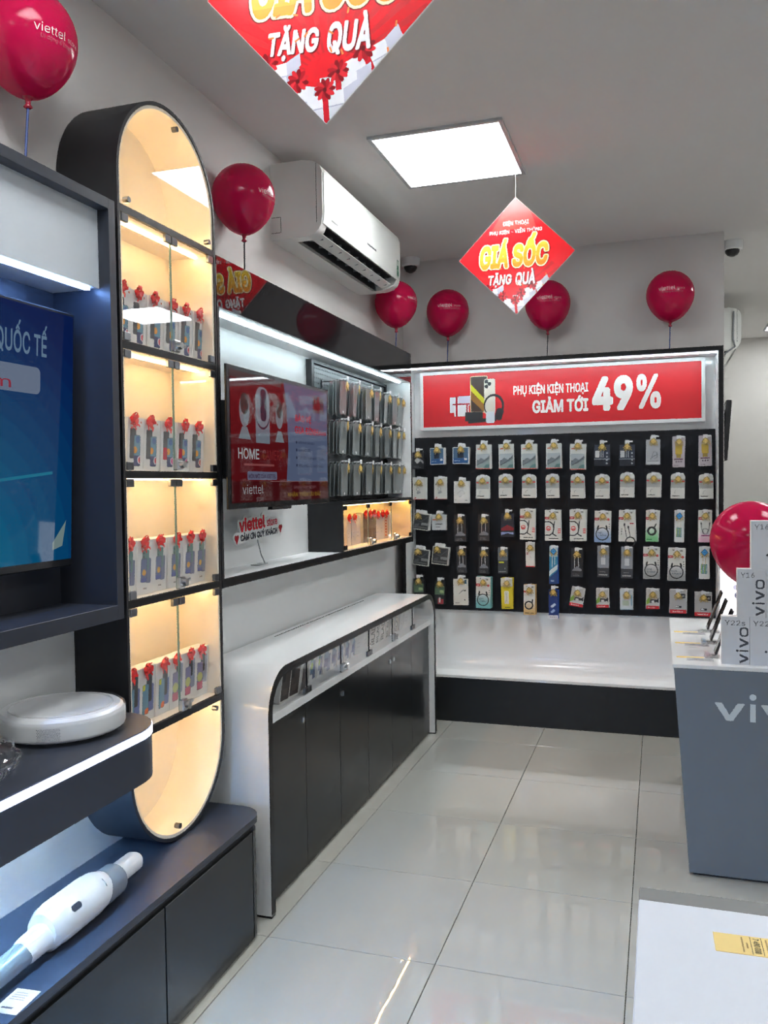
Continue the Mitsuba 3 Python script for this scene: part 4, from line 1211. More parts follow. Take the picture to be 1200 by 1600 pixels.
def pack_print(kind, w, h):
    A = Art()
    full = sbox(0, 0, w, h)
    P = lambda a, b: (a * w, b * h)
    if kind == 'landscape':
        A.add(full, 206, 208, 204).add(sbox(.0, 0, w, h * .03), 190, 60, 40)
        A.add(sbox(w * .06, h * .04, w * .94, h * .62), 168, 176, 180)
        A.add(Polygon([P(.06, .30), P(.35, .46), P(.6, .38), P(.94, .56), P(.94, .20), P(.06, .12)]), 112, 122, 128)
        A.add(Polygon([P(.06, .04), P(.06, .18), P(.5, .24), P(.94, .40), P(.94, .04)]), 138, 154, 152)
        A.add(Polygon([P(.5, .04), P(.94, .04), P(.94, .2), P(.7, .18)]), 84, 120, 118)
        A.add(sbox(w * .1, h * .80, w * .3, h * .84), 200, 90, 60).add(Point(*P(.14, .34)).buffer(.004), 60, 64, 66)
        A.add(bent([P(.1, .16), P(.5, .3), P(.92, .48)], .002), 70, 76, 82)
    elif kind == 'rounded':
        cl = union_all([sbox(0, 0, w, h * .6), rrect(0, h * .2, w, h, w * .26)])
        A.clip = cl
        A.add(full, 210, 210, 204).add(sbox(0, h * .42, w, h * .78), 166, 168, 164)
        A.add(sbox(w * .02, h * .66, w * .2, h * .72), 190, 50, 50).add(sbox(w * .8, h * .66, w * .98, h * .72), 190, 50, 50)
        A.add(sbox(w * .1, h * .09, w * .62, h * .125), 60, 62, 62).add(bent([P(.3, .2), P(.28, .3), P(.42, .34)], .0012), 150, 150, 150)
        A.add(Point(*P(.5, .93)).buffer(.004), 40, 42, 42)
    elif kind == 'gadget':
        A.add(full, 208, 208, 202).add(sbox(0, 0, w, h * .02), 170, 40, 40)
        A.add(affinity.rotate(rrect(w * .3, h * .26, w * .6, h * .36, .003), 20), 150, 154, 154)
        A.add(ring_(w * .40, h * .46, w * .14, .003), 120, 124, 124)
        A.add(sbox(w * .12, h * .05, w * .26, h * .10), 176, 60, 60).add(sbox(w * .1, h * .64, w * .25, h * .70), 120, 120, 118)
    elif kind == 'adapter':
        A.add(full, 214, 214, 210)
        A.add(affinity.rotate(rrect(w * .25, h * .34, w * .68, h * .54, .004), 38).buffer(.0015), 96, 98, 98)
        A.add(affinity.rotate(rrect(w * .25, h * .34, w * .68, h * .54, .004), 38), 206, 206, 204)
        A.add(sbox(w * .1, h * .12, w * .16, h * .16), 150, 150, 150).add(sbox(w * .75, h * .1, w * .9, h * .15), 130, 130, 130)
    elif kind == 'blue_square':
        A.add(full, 206, 212, 216).add(sbox(w * .04, h * .04, w * .96, h * .96), 66, 98, 128)
        A.add(sbox(w * .04, h * .04, w * .96, h * .34), 44, 84, 134).add(rrect(w * .3, h * .36, w * .68, h * .74, .004), 30, 40, 58)
        A.add(sbox(w * .72, h * .22, w * .9, h * .34), 210, 216, 222).add(sbox(w * .1, h * .18, w * .44, h * .21), 160, 180, 205)
    elif kind == 'dark_gadget':
        A.add(full, 34, 36, 40).add(affinity.rotate(rrect(w * .22, h * .36, w * .62, h * .64, .006), 42), 190, 190, 188)
        A.add(bent([P(.62, .62), P(.95, .42)], .0016), 190, 190, 190).add(bent([P(.60, .56), P(.93, .36)], .0016), 190, 190, 190)
        A.add(lines(w * .1, w * .8, h * .14, h * .06, 2, .003, 1), 90, 92, 96)
    elif kind == 'dark_adapter':
        A.add(full, 26, 30, 40).add(sbox(0, h * .34, w, h), 46, 52, 66).add(sbox(0, h * .3, w, h * .345), 120, 126, 134)
        A.add(rrect(w * .06, h * .40, w * .34, h * .72, .004), 196, 198, 200).add(sbox(w * .42, h * .40, w * .48, h * .74), 150, 154, 158).add(sbox(w * .55, h * .40, w * .60, h * .70), 170, 172, 176)
        for i in range(4):
            A.add(Point(w * .82, h * (.12 + .16 * i)).buffer(.006, 6), 150, 154, 160)
    elif kind == 'grey_card':
        A.add(full, 168, 170, 174).add(sbox(w * .04, h * .02, w * .96, h * .12), 188, 190, 192)
        A.add(bent([P(.4, .3), P(.55, .52), P(.75, .48), P(.8, .3), P(.6, .24)], .0015), 90, 92, 96).add(bent([P(.3, .22), P(.55, .34), P(.85, .42)], .0012), 80, 84, 88)
        A.add(lines(w * .1, w * .9, h * .13, .01, 1, .003, 2), 110, 112, 116)
    elif kind == 'gold_card':
        A.add(full, 176, 166, 172).add(sbox(w * .22, h * .42, w * .78, h * .72), 186, 158, 60).add(sbox(w * .3, h * .30, w * .7, h * .42), 150, 128, 60)
        A.add(sbox(w * .12, h * .24, w * .86, h * .28), 96, 60, 80)
        for i in range(3):
            A.add(Point(w * (.3 + .2 * i), h * .18).buffer(.0042, 6), 60, 40, 60)
        A.add(sbox(w * .1, h * .04, w * .5, h * .06), 120, 110, 116)
    elif kind == 'dark_square':
        A.add(full, 176, 176, 170).add(sbox(w * .05, h * .05, w * .95, h * .95), 48, 50, 52)
        A.add(bent([P(.1, .6), P(.5, .5), P(.9, .86)], .002), 80, 82, 84).add(sbox(w * .52, h * .30, w * .94, h * .46), 120, 122, 122).add(sbox(w * .08, h * .12, w * .9, h * .2), 88, 90, 88)
        A.add(Polygon([P(.12, .34), P(.4, .4), P(.36, .22), P(.1, .2)]), 76, 78, 80)
    elif kind == 'white_small':
        A.add(full, 186, 190, 192).add(sbox(w * .25, h * .36, w * .75, h * .42), 60, 60, 60).add(sbox(w * .25, h * .18, w * .6, h * .22), 100, 100, 100).add(sbox(w * .05, h * .64, w * .4, h * .72), 190, 110, 90)
    elif kind == 'dark_earphone':
        A.add(full, 30, 32, 36).add(sbox(0, 0, w, h * .22), 40, 42, 46)
        A.add(bent([P(.30, .32), P(.32, .76)], .0016), 200, 200, 200).add(bent([P(.66, .32), P(.62, .76)], .0016), 200, 200, 200)
        A.add(Polygon([P(.1, .26), P(.5, .38), P(.92, .28), P(.92, .22), P(.1, .22)]), 120, 122, 128)
        A.add(lines(w * .15, w * .85, h * .10, h * .05, 2, .003, 3), 110, 110, 112)
    elif kind == 'dark_red':
        A.add(full, 30, 32, 44).add(Polygon([P(.0, .36), P(.5, .52), P(1, .40), P(1, .28), P(0, .26)]), 130, 34, 40)
        A.add(Polygon([P(0, .06), P(.5, .16), P(1, .10), P(1, .2), P(0, .2)]), 130, 150, 190).add(sbox(w * .2, h * .7, w * .8, h * .86), 70, 74, 84)
    elif kind == 'dark_box':
        A.add(full, 56, 60, 62).add(sbox(0, h * .5, w, h), 96, 104, 110).add(sbox(w * .1, h * .40, w * .6, h * .46), 190, 190, 60)
        A.add(sbox(w * .08, h * .05, w * .8, h * .09), 130, 134, 134).add(Point(*P(.7, .2)).buffer(.005), 130, 134, 136)
    elif kind == 'white_red':
        A.add(full, 214, 214, 210).add(sbox(0, 0, w, h * .04), 190, 40, 40).add(sbox(w * .1, h * .5, w * .3, h * .6), 190, 140, 140).add(bent([P(.45, .3), P(.5, .45), P(.62, .36)], .001), 160, 160, 160)
    elif kind == 'blue_tall':
        A.add(full, 52, 128, 164).add(sbox(0, h * .72, w, h), 186, 208, 214).add(Polygon([P(0, 0), P(1, 0), P(1, .36), P(0, .16)]), 36, 66, 120)
        A.add(Polygon([P(0, .2), P(1, .40), P(1, .52), P(0, .34)]), 200, 214, 220).add(sbox(w * .2, h * .06, w * .6, h * .10), 140, 160, 190)
        A.add(sbox(w * .3, h * .44, w * .38, h * .74), 214, 224, 228).add(sbox(w * .6, h * .5, w * .68, h * .74), 214, 224, 228)
    elif kind == 'blue_card':
        A.add(full, 30, 52, 116).add(sbox(0, 0, w, h * .12), 214, 216, 222).add(affinity.rotate(rrect(w * .2, h * .42, w * .8, h * .5, .003), 40), 190, 204, 224)
        A.add(affinity.rotate(rrect(w * .2, h * .22, w * .7, h * .3, .003), 40), 150, 176, 214).add(sbox(0, h * .82, w, h), 22, 38, 92)
        for i in range(4):
            A.add(Point(w * (.2 + .2 * i), h * .06).buffer(.003, 5), 40, 50, 90)
    elif kind in ('cable_red', 'cable_pair', 'cable_green', 'cable_pink', 'data_blue', 'data_grey', 'data_teal', 'kraft_cable'):
        low = {'cable_red': None, 'cable_pair': None, 'cable_green': (130, 196, 140), 'cable_pink': (222, 176, 196), 'data_blue': (134, 160, 196), 'data_grey': (150, 152, 152), 'data_teal': (120, 180, 182), 'kraft_cable': (204, 172, 116)}[kind]
        A.add(full, 214, 214, 208)
        if low:
            hh = .45 if kind != 'cable_pink' else .3
            for i in range(5):
                A.add(sbox(0, 0, w, h * hh * (1 - i * .16)), *(int(214 * (.8 - .2 * i) + low[q] * (.2 + .2 * i)) if i < 4 else low[q] for q in range(3)))
        if kind != 'kraft_cable':
            A.add(sbox(0, h * .70, w * .28, h * .78), 170, 40, 46).add(sbox(w * .06, h * .73, w * .22, h * .75), 226, 200, 200)
        A.add(sbox(w * .26, h * .93, w * .36, h * .96), 70, 70, 70).add(sbox(w * .48, h * .92, w * .56, h * .95), 70, 70, 70).add(sbox(w * .7, h * .90, w * .84, h * .94), 120, 120, 116)
        if kind == 'cable_red':
            A.add(bent([P(.02, .62), P(.3, .62), P(.5, .54), P(.56, .40), P(.5, .26), P(.3, .18), P(.02, .18)], w * .035), 34, 34, 36)
            A.add(bent([P(.56, .40), P(.60, .62)], w * .03), 34, 34, 36).add(bent([P(.5, .22), P(.7, .16)], w * .035), 34, 34, 36)
            A.add(ring_(w * .22, h * .40, w * .15, w * .05), 200, 40, 44).add(sbox(w * .14, h * .36, w * .3, h * .40), 200, 60, 60)
            for i in range(3):
                A.add(sbox(w * .80, h * (.25 + .06 * i), w * .98, h * (.28 + .06 * i)), 200, 50, 50)
            A.add(sbox(w * .25, h * .06, w * .85, h * .085), 50, 50, 50)
        elif kind == 'cable_pair':
            A.add(bent([P(.36, .52), P(.48, .16)], w * .02), 40, 40, 42).add(bent([P(.6, .44), P(.72, .14)], w * .02), 40, 40, 42)
            A.add(sbox(w * .30, h * .50, w * .40, h * .58), 40, 40, 42).add(sbox(w * .54, h * .42, w * .64, h * .50), 40, 40, 42)
            A.add(ring_(w * .72, 0, w * .32, w * .07), 34, 34, 36).add(sbox(w * .66, h * .56, w * .9, h * .60), 170, 60, 70)
            for i in range(3):
                A.add(Point(w * .18, h * (.24 + .08 * i)).buffer(.004, 5), 70, 70, 70)
        elif kind == 'cable_green':
            A.add(ring_(w * .48, h * .34, w * .38, w * .16), 30, 34, 32).add(bent([P(.66, .44), P(.82, .56)], w * .05), 30, 34, 32).add(sbox(w * .08, h * .05, w * .5, h * .09), 60, 130, 80)
        elif kind == 'cable_pink':
            A.add(bent([P(.2, .58), P(.24, .40), P(.4, .30)], w * .02), 50, 40, 46).add(bent([P(.82, .58), P(.78, .40), P(.64, .30)], w * .02), 50, 40, 46)
            A.add(ring_(w * .52, h * .34, w * .24, w * .04), 60, 40, 60).add(sbox(w * .2, h * .19, w * .85, h * .225), 130, 50, 100)
            A.add(Point(*P(.86, .07)).buffer(.004), 50, 50, 50).add(sbox(w * .15, h * .55, w * .25, h * .62), 40, 40, 42).add(sbox(w * .77, h * .55, w * .87, h * .62), 40, 40, 42)
        elif kind == 'kraft_cable':
            A.add(sbox(0, h * .74, w * .2, h * .80), 180, 80, 80).add(ring_(w * .46, h * .32, w * .38, w * .11), 34, 34, 34).add(bent([P(.72, .4), P(.78, .5)], w * .06), 34, 34, 34)
            for i in range(3):
                A.add(Point(w * (.18 + .13 * i), h * .06).buffer(.0035, 5), 40, 34, 26)
            A.add(sbox(w * .6, h * .04, w * .9, h * .08), 140, 110, 60)
        else:
            A.add(ring_(w * .48, h * .27, w * .41, w * .06), 30, 32, 34).add(bent([P(.2, .44), P(.24, .52)], w * .05), 30, 32, 34).add(bent([P(.76, .44), P(.72, .52)], w * .05), 30, 32, 34)
            A.add(fit('DATA', w * .20, h * .275, w * .52, h * .325, True), 60, 76, 90).add(fit('CABLE', w * .24, h * .20, w * .74, h * .25, True), 60, 76, 90)
            for i in range(3):
                A.add(Point(w * .90, h * (.44 + .07 * i)).buffer(.0036, 5), 60, 62, 64)
            A.add(Point(w * .84, h * .73).buffer(.008, 8), 200, 80, 76)
    elif kind == 'teal_card':
        A.add(full, 214, 218, 218).add(sbox(w * .2, h * .16, w * .80, h * .46), 56, 116, 124)
        for i in range(4):
            A.add(sbox(w * (.24 + .15 * i), h * .18, w * (.30 + .15 * i), h * .44), 200, 214, 214 if i % 2 else 120)
        A.add(sbox(w * .34, h * .44, w * .38, h * .7), 190, 170, 120).add(sbox(w * .62, h * .44, w * .66, h * .7), 190, 170, 120)
    elif kind == 'grey_blister':
        A.add(full, 140, 146, 154).add(sbox(0, 0, w, h * .30), 58, 60, 64).add(sbox(w * .3, h * .4, w * .7, h * .62), 196, 200, 204)
        A.add(bent([P(.42, .5), P(.4, .78)], .0016), 210, 210, 212).add(bent([P(.58, .5), P(.6, .78)], .0016), 210, 210, 212).add(sbox(w * .12, h * .06, w * .88, h * .10), 150, 150, 150).add(sbox(w * .2, h * .16, w * .7, h * .19), 110, 110, 112)
    elif kind == 'dark_green':
        A.add(full, 34, 38, 38).add(sbox(0, h * .42, w, h * .80), 84, 106, 84).add(sbox(w * .5, h * .5, w * .9, h * .62), 150, 170, 120).add(sbox(w * .3, h * .02, w * .9, h * .24), 150, 50, 56).add(sbox(w * .42, h * .08, w * .6, h * .3), 210, 190, 190)
    elif kind == 'pencil':
        A.add(full, 214, 212, 204).add(Polygon([P(.6, .84), P(.8, .98), P(.9, .98), P(.9, .8)]), 60, 90, 110).add(bent([P(.4, .44), P(.7, .60)], .0014), 90, 90, 90).add(sbox(w * .7, h * .54, w * .84, h * .58), 70, 70, 70)
        A.add(Point(*P(.76, .2)).buffer(.005), 30, 30, 30).add(sbox(w * .1, h * .06, w * .4, h * .1), 150, 150, 150)
    elif kind == 'yellow_box':
        A.add(full, 206, 186, 36).add(sbox(0, h * .72, w, h), 206, 206, 190).add(sbox(w * .04, h * .1, w * .9, h * .72), 214, 196, 44)
        A.add(rrect(w * .26, h * .16, w * .66, h * .58, .006), 226, 224, 200).add(bent([P(.36, .2), P(.5, .36), P(.40, .54)], .003), 190, 190, 180).add(bent([P(.54, .2), P(.44, .36), P(.54, .54)], .003), 200, 200, 190)
        A.add(sbox(w * .3, h * .03, w * .75, h * .06), 120, 110, 30)
    elif kind in ('memory_card', 'memory_grey', 'memory_teal'):
        A.add(full, 196, 194, 192)
        if kind == 'memory_teal':
            A.add(full, 200, 208, 212).add(sbox(w * .35, h * .88, w * .7, h), 60, 140, 160).add(sbox(w * .2, h * .2, w * .7, h * .44), 176, 190, 170).add(sbox(0, 0, w, h * .05), 150, 180, 190).add(rrect(w * .3, h * .5, w * .7, h * .7, .004), 196, 176, 120).add(sbox(w * .85, h * .2, w * .95, h * .7), 120, 160, 180)
        elif kind == 'memory_card':
            A.add(sbox(0, 0, w, h * .16), 196, 40, 46).add(Polygon([P(.0, .4), P(.28, .62), P(.28, .3), P(0, .2)]), 130, 170, 70)
            A.add(Polygon([P(.30, .30), P(.8, .34), P(.8, .46), P(.3, .5)]), 60, 60, 62).add(Polygon([P(.74, .4), P(.96, .56), P(.96, .3)]), 40, 40, 42).add(rrect(w * .4, h * .32, w * .62, h * .42, .002), 220, 220, 218)
            A.add(fit('SanDisk', w * .12, h * .045, w * .72, h * .115, True), 234, 214, 212)
        else:
            A.add(sbox(0, 0, w, h * .16), 196, 40, 46).add(sbox(0, h * .16, w, h), 176, 174, 172).add(rrect(w * .34, h * .24, w * .72, h * .32, .004), 40, 40, 42).add(rrect(w * .36, h * .255, w * .56, h * .305, .003), 214, 214, 214)
            A.add(rrect(w * .68, h * .64, w * .94, h * .84, .003), 50, 50, 54).add(Point(*P(.82, .74)).buffer(.006), 150, 150, 150)
            A.add(fit('SanDisk', w * .16, h * .045, w * .80, h * .115, True), 236, 220, 218)
    return A


PACK_NAME = {'dark_gadget': ('black pack with a white adapter', 'adapter pack'), 'blue_square': ('square blue box with white border', 'accessory box'), 'landscape': ('pale mountain print pack', 'accessory pack'),
             'dark_adapter': ('dark pack with a white adapter', 'adapter pack'), 'grey_card': ('light grey card', 'accessory pack'), 'gold_card': ('mauve and gold pack', 'accessory pack'),
             'gadget': ('white gadget pack', 'accessory pack'), 'adapter': ('white pack with a plug drawing', 'adapter pack'), 'rounded': ('white rounded-top pack', 'earphone pack'),
             'dark_square': ('tilted dark square box', 'accessory box'), 'white_small': ('small square white box', 'accessory box'), 'dark_earphone': ('black pack with white wires', 'earphone pack'),
             'dark_red': ('black pack with red print', 'accessory pack'), 'cable_red': ('white cable box with red marks', 'cable box'), 'data_blue': ('blue and white cable box', 'cable box'),
             'cable_pair': ('white cable box with two plugs', 'cable box'), 'cable_green': ('green and white cable box', 'cable box'), 'teal_card': ('narrow white and teal card', 'cable pack'),
             'cable_pink': ('pink and white cable box', 'cable box'), 'dark_box': ('dark grey box with a yellow mark', 'accessory box'), 'white_red': ('narrow white box', 'accessory box'),
             'blue_tall': ('tall blue pack', 'accessory pack'), 'grey_blister': ('grey blister pack', 'cable pack'), 'data_grey': ('grey and white cable box', 'cable box'),
             'dark_green': ('dark pack with green and red print', 'accessory pack'), 'pencil': ('white box', 'accessory box'), 'data_teal': ('teal and white cable box', 'cable box'),
             'yellow_box': ('yellow box with a white cable', 'cable box'), 'kraft_cable': ('white and brown cable box', 'cable box'), 'blue_card': ('dark blue pack with white bottom', 'accessory pack'),
             'memory_card': ('grey memory card pack with a red bottom', 'memory card'), 'memory_teal': ('white memory card pack with teal print', 'memory card'), 'memory_grey': ('grey pack with a wide red bottom', 'memory card')}
BODY = {'dark_gadget': 'card_dark', 'dark_adapter': 'card_dark', 'dark_earphone': 'card_dark', 'dark_red': 'card_dark', 'dark_box': 'card_dark', 'dark_green': 'card_dark', 'blue_tall': 'card_blue', 'blue_card': 'card_blue',
        'yellow_box': 'card_yellow', 'kraft_cable': 'card_kraft', 'data_teal': 'card_teal', 'grey_blister': 'case_dark'}
THICK = {'cable_red': .024, 'data_teal': .028, 'yellow_box': .024, 'kraft_cable': .020, 'blue_square': .022, 'dark_square': .020, 'data_blue': .02, 'data_grey': .012, 'cable_pair': .02, 'cable_green': .02, 'cable_pink': .02,
         'rounded': .008, 'landscape': .010, 'gadget': .008, 'white_red': .022, 'dark_box': .02}
SPECK = [
    [(-1.551, 1.726, .081, .113, 'dark_gadget'), (-1.42, 1.753, .098, .112, 'blue_square'), (-1.257, 1.754, .112, .111, 'blue_square'), (-1.106, 1.742, .097, .161, 'landscape'), (-.952, 1.74, .100, .164, 'landscape'), (-.805, 1.737, .099, .162, 'landscape'), (-.646, 1.737, .096, .161, 'landscape'), (-.495, 1.728, .097, .164, 'landscape'), (-.344, 1.734, .095, .134, 'dark_adapter'), (-.191, 1.731, .093, .133, 'dark_adapter'), (-.035, 1.747, .083, .156, 'grey_card'), (.115, 1.745, .071, .19, 'gold_card'), (.267, 1.748, .071, .186, 'gold_card')],
    [(-1.547, 1.538, .092, .15, 'gadget'), (-1.398, 1.539, .090, .151, 'gadget'), (-1.255, 1.51, .102, .146, 'adapter'), (-1.112, 1.542, .086, .153, 'rounded'), (-.96, 1.546, .088, .154, 'rounded'), (-.807, 1.543, .088, .15, 'rounded'), (-.654, 1.542, .086, .152, 'rounded'), (-.497, 1.54, .086, .154, 'rounded'), (-.345, 1.535, .087, .15, 'rounded'), (-.192, 1.543, .086, .153, 'rounded'), (-.034, 1.541, .084, .152, 'rounded'), (.109, 1.534, .083, .155, 'rounded'), (.273, 1.529, .081, .151, 'rounded')],
    [(-1.536, 1.312, .112, .112, 'dark_square'), (-1.412, 1.308, .098, .104, 'white_small'), (-1.267, 1.269, .082, .181, 'dark_earphone'), (-1.106, 1.272, .078, .174, 'dark_earphone'), (-.949, 1.29, .083, .154, 'dark_red'), (-.817, 1.296, .1, .201, 'cable_red'), (-.654, 1.289, .102, .198, 'cable_red'), (-.496, 1.29, .102, .202, 'cable_red'), (-.342, 1.282, .102, .2, 'data_blue'), (-.194, 1.287, .1, .198, 'cable_pair'), (-.043, 1.287, .075, .196, 'cable_green'), (.116, 1.285, .053, .197, 'teal_card'), (.267, 1.286, .078, .197, 'cable_pink')],
    [(-1.540, 1.070, .114, .112, 'dark_square'), (-1.405, 1.082, .114, .120, 'dark_square'), (-1.259, 1.057, .067, .178, 'dark_earphone'), (-1.109, 1.054, .067, .175, 'dark_earphone'), (-.981, 1.057, .065, .172, 'dark_box'), (-.802, 1.098, .058, .162, 'white_red'), (-.652, 1.033, .053, .247, 'blue_tall'), (-.504, 1.049, .074, .186, 'dark_earphone'), (-.34, 1.06, .071, .201, 'grey_blister'), (-.195, 1.056, .071, .199, 'grey_blister'), (-.047, 1.056, .1, .202, 'data_grey'), (.102, 1.048, .102, .203, 'data_grey'), (.261, 1.061, .059, .198, 'teal_card')],
    [(-1.559, .845, .069, .16, 'dark_green'), (-1.412, .831, .068, .155, 'dark_green'), (-1.266, .841, .1, .176, 'pencil'), (-1.114, .841, .1, .209, 'data_teal'), (-.956, .84, .076, .205, 'yellow_box'), (-.809, .802, .075, .198, 'kraft_cable'), (-.655, .777, .059, .188, 'blue_card'), (-.502, .83, .085, .125, 'memory_card'), (-.346, .826, .076, .123, 'memory_card'), (-.199, .823, .078, .132, 'memory_teal'), (-.041, .83, .078, .127, 'memory_card'), (.108, .818, .098, .148, 'memory_grey'), (.255, .807, .1, .151, 'memory_grey')]]
YBD = 5.640
PRONG = mikit.ply(cat(tube([[0, 0, 0], [0, -.10, 0], [0, -.112, .003], [0, -.118, .010]], .0022, 6), bx(-.010, .010, -.004, 0, -.022, .006, .001)), 'steel', 30)
HOLDER = mikit.ply(cat(bx(-.012, .014, -.1245, -.1225, -.006, .018, .0008), bx(-.0015, .0015, -.1225, -.02, .008, .0115), bx(.010, .034, -.121, -.119, .004, .014, .0006)), 'white_plastic')
PK = {}
for row, rw in enumerate(SPECK):
    for col, (x, z, w, h, kind) in enumerate(rw):
        where = '%s row of black board, %s from left' % (ORD[row], ORD[col])
        flat = kind in ('dark_square',)
        th = THICK.get(kind, .010)
        hx = x - (.02 if flat else 0.0) + (.0 if kind not in ('white_red',) else 0)
        hz = z + h / 2 - .012
        small = kind in ('blue_square', 'adapter', 'landscape', 'dark_gadget', 'dark_square', 'white_small', 'dark_red', 'blue_card', 'dark_green', 'pencil', 'dark_adapter', 'grey_card')
        if small:
            hz = z + h / 2 + .010
        k = thing('display_hook', 'steel hook with white end, ' + where, 'hook', 'hooks of the accessory board')
        part(k, 'prong', PRONG, mv(hx, YBD, hz))
        if kind not in ('rounded', 'gadget') or True:
            part(k, 'label_holder', HOLDER, mv(hx, YBD, hz))
        key = (kind, w, h)
        if key not in PK:
            if kind == 'rounded':
                sh_ = union_all([sbox(-w / 2, 0, w / 2, h * .6), rrect(-w / 2, h * .2, w / 2, h, w * .26)])
                body = ex_y(sh_, 0, th)
            else:
                body = bx(-w / 2, w / 2, 0, th, 0, h, .0008)
                if small:
                    body = cat(body, ex_y(rrect(-w * .2, h - .004, w * .2, h + .022, .008).difference(Point(0, h + .010).buffer(.003, 4)), th * .5 - .0005, th * .5 + .0005))
            PK[key] = (mikit.ply(body, BODY.get(kind, 'card_white')), pack_print(kind, w, h).shape([-w / 2, -.0006, 0], UX, UZ))
        n = 1 if (row * 13 + col) % 5 == 4 else 3 if th < .015 else 2
        nm, ct = PACK_NAME[kind]
        roll = {'dark_square': 6.0}.get(kind, 0.0) + (9 if (row, col) == (4, 7) else 0)
        for i in range(n):
            lab = '%s, %s' % (nm, where) if i == 0 else '%s behind the front one, %s' % (['', 'pack', 'rearmost pack'][i], where)
            g = thing('accessory_pack', lab, ct, 'packs on the accessory board')
            yy = YBD - .112 + i * (th + .0035)
            jx = 0 if i == 0 else rng.uniform(-.002, .006)
            at = T().translate([x + jx, yy, z]).rotate([0, 0, 1], rng.uniform(-5, 5)).rotate([0, 1, 0], roll + rng.uniform(-1.3, 1.3) + (0 if i == 0 else rng.uniform(-1, 2))).translate([0, 0, -h / 2])
            part(g, 'card', PK[key][0], at)
            if i == 0:
                part(g, 'front_print', PK[key][1], at)
        blue = kind in ('teal_card', 'blue_tall')
        gold_tag(T().translate([hx + .002, YBD - .1275, hz - .022]).rotate([0, 0, 1], rng.uniform(-12, 12)).rotate([0, 1, 0], rng.uniform(-8, 8)),
                 '%s ribbon tag, %s' % ('blue' if blue else 'gold', where), 'tags on the accessory board', blue)

# ------------------------------------------------------------------ dark screen edge beyond the display
t = thing('wall_screen', 'black wall screen seen edge-on just right of the accessory display', 'screen')
SA = T().translate([XW, 0, 1.70]).rotate([0, 1, 0], 4)
part(t, 'casing', mikit.ply(bx(.012, .046, 6.05, 6.75, .0, .40, .004), 'dark_plastic'), SA)
part(t, 'bracket', mikit.ply(bx(XW, XW + .022, 6.2, 6.6, 1.8, 2.0), 'black_matte'))

# ------------------------------------------------------------------ grey brand counter
t = thing('phone_counter', 'grey tapered phone counter with a white top and pale lettering', 'counter')
CX0, CX1, CY0, CY1, CZ = .050, 1.35, 3.52, 4.70, .843


def taper(z0, z1, e0, e1):
    V = []
    for z, e in ((z0, e0), (z1, e1)):
        V += [[CX0 + .06 - e, CY0, z], [CX1, CY0, z], [CX1, CY1, z], [CX0 + .06 - e, CY1, z]]
    return trimesh.convex.convex_hull(np.array(V))


part(t, 'body', mikit.ply(taper(.012, CZ - .016, 0, .056), 'grey_body'))
part(t, 'plinth', mikit.ply(bx(CX0 + .075, CX1 - .01, CY0 + .015, CY1 - .01, 0, .012), 'black_matte'))
part(t, 'top', mikit.ply(bx(CX0 - .002, CX1 + .004, CY0 - .004, CY1 + .004, CZ - .016, CZ, .002), 'white_laminate'))
A = Art().add(fit('v', .205, .630, .312, .700, True), 190, 196, 196)
A.add(sbox(.332, .630, .352, .700), 190, 196, 196).add(Point(.342, .727).buffer(.0125), 190, 196, 196)
A.add(fit('v', .372, .630, .480, .700, True), 190, 196, 196)
A.add(rrect(.495, .630, .605, .700, .032).difference(rrect(.512, .646, .588, .684, .018)), 190, 196, 196)
part(t, 'lettering', A.shape([0, CY0 - .0012, 0], UX, UZ), label='pale lettering')

BW, BH, BD = .1025, .188, .055


def vivo_print(model):
    A = Art().add(sbox(0, 0, BW, BH), 202, 205, 210)
    A.add(fit(model, .012, BH - .034, .012 + (.050 if len(model) < 4 else .074), BH - .014, False), 78, 82, 88)
    g = union_all([fit('v', 0, 0, .040, .032, True), sbox(.050, 0, .0565, .032), Point(.0532, .0405).buffer(.0048), fit('v', .067, 0, .107, .032, True),
                   rrect(.114, 0, .154, .032, .012).difference(rrect(.1205, .0065, .1475, .0255, .007))])
    g = affinity.affine_transform(g, [0, -1, .92, 0, .098 - .0, .006])
    A.add(g, 58, 62, 70)
    return A


VBX = mikit.ply(bx(0, BW, 0, BD, 0, BH, .001), 'card_white')
VP = {m: vivo_print(m).shape([0, -.0008, 0], UX, UZ) for m in ('Y16', 'Y22s')}
for x, z, mdl, lab in ((.232, CZ, 'Y22s', 'white phone box marked Y22s at the left end of the bottom row'),
                       (.3355, CZ, 'Y22s', 'white phone box marked Y22s, second in the bottom row on the grey counter'),
                       (.439, CZ, 'Y22s', 'white phone box third in the bottom row of the stack'),
                       (.290, CZ + BH + .0005, 'Y16', 'white phone box marked Y16 at the left end of the middle row of the stack'),
                       (.3935, CZ + BH + .0005, 'Y16', 'white phone box marked Y16 at the right end of the middle row'),
                       (.340, CZ + 2 * BH + .001, 'Y16', 'white phone box marked Y16 at the top of the stack on the grey counter')):
    g = thing('phone_box', lab, 'phone box', 'stacked phone boxes on the grey counter')
    part(g, 'carton', VBX, mv(x, 3.565, z))
    part(g, 'front_print', VP[mdl], mv(x, 3.565, z))

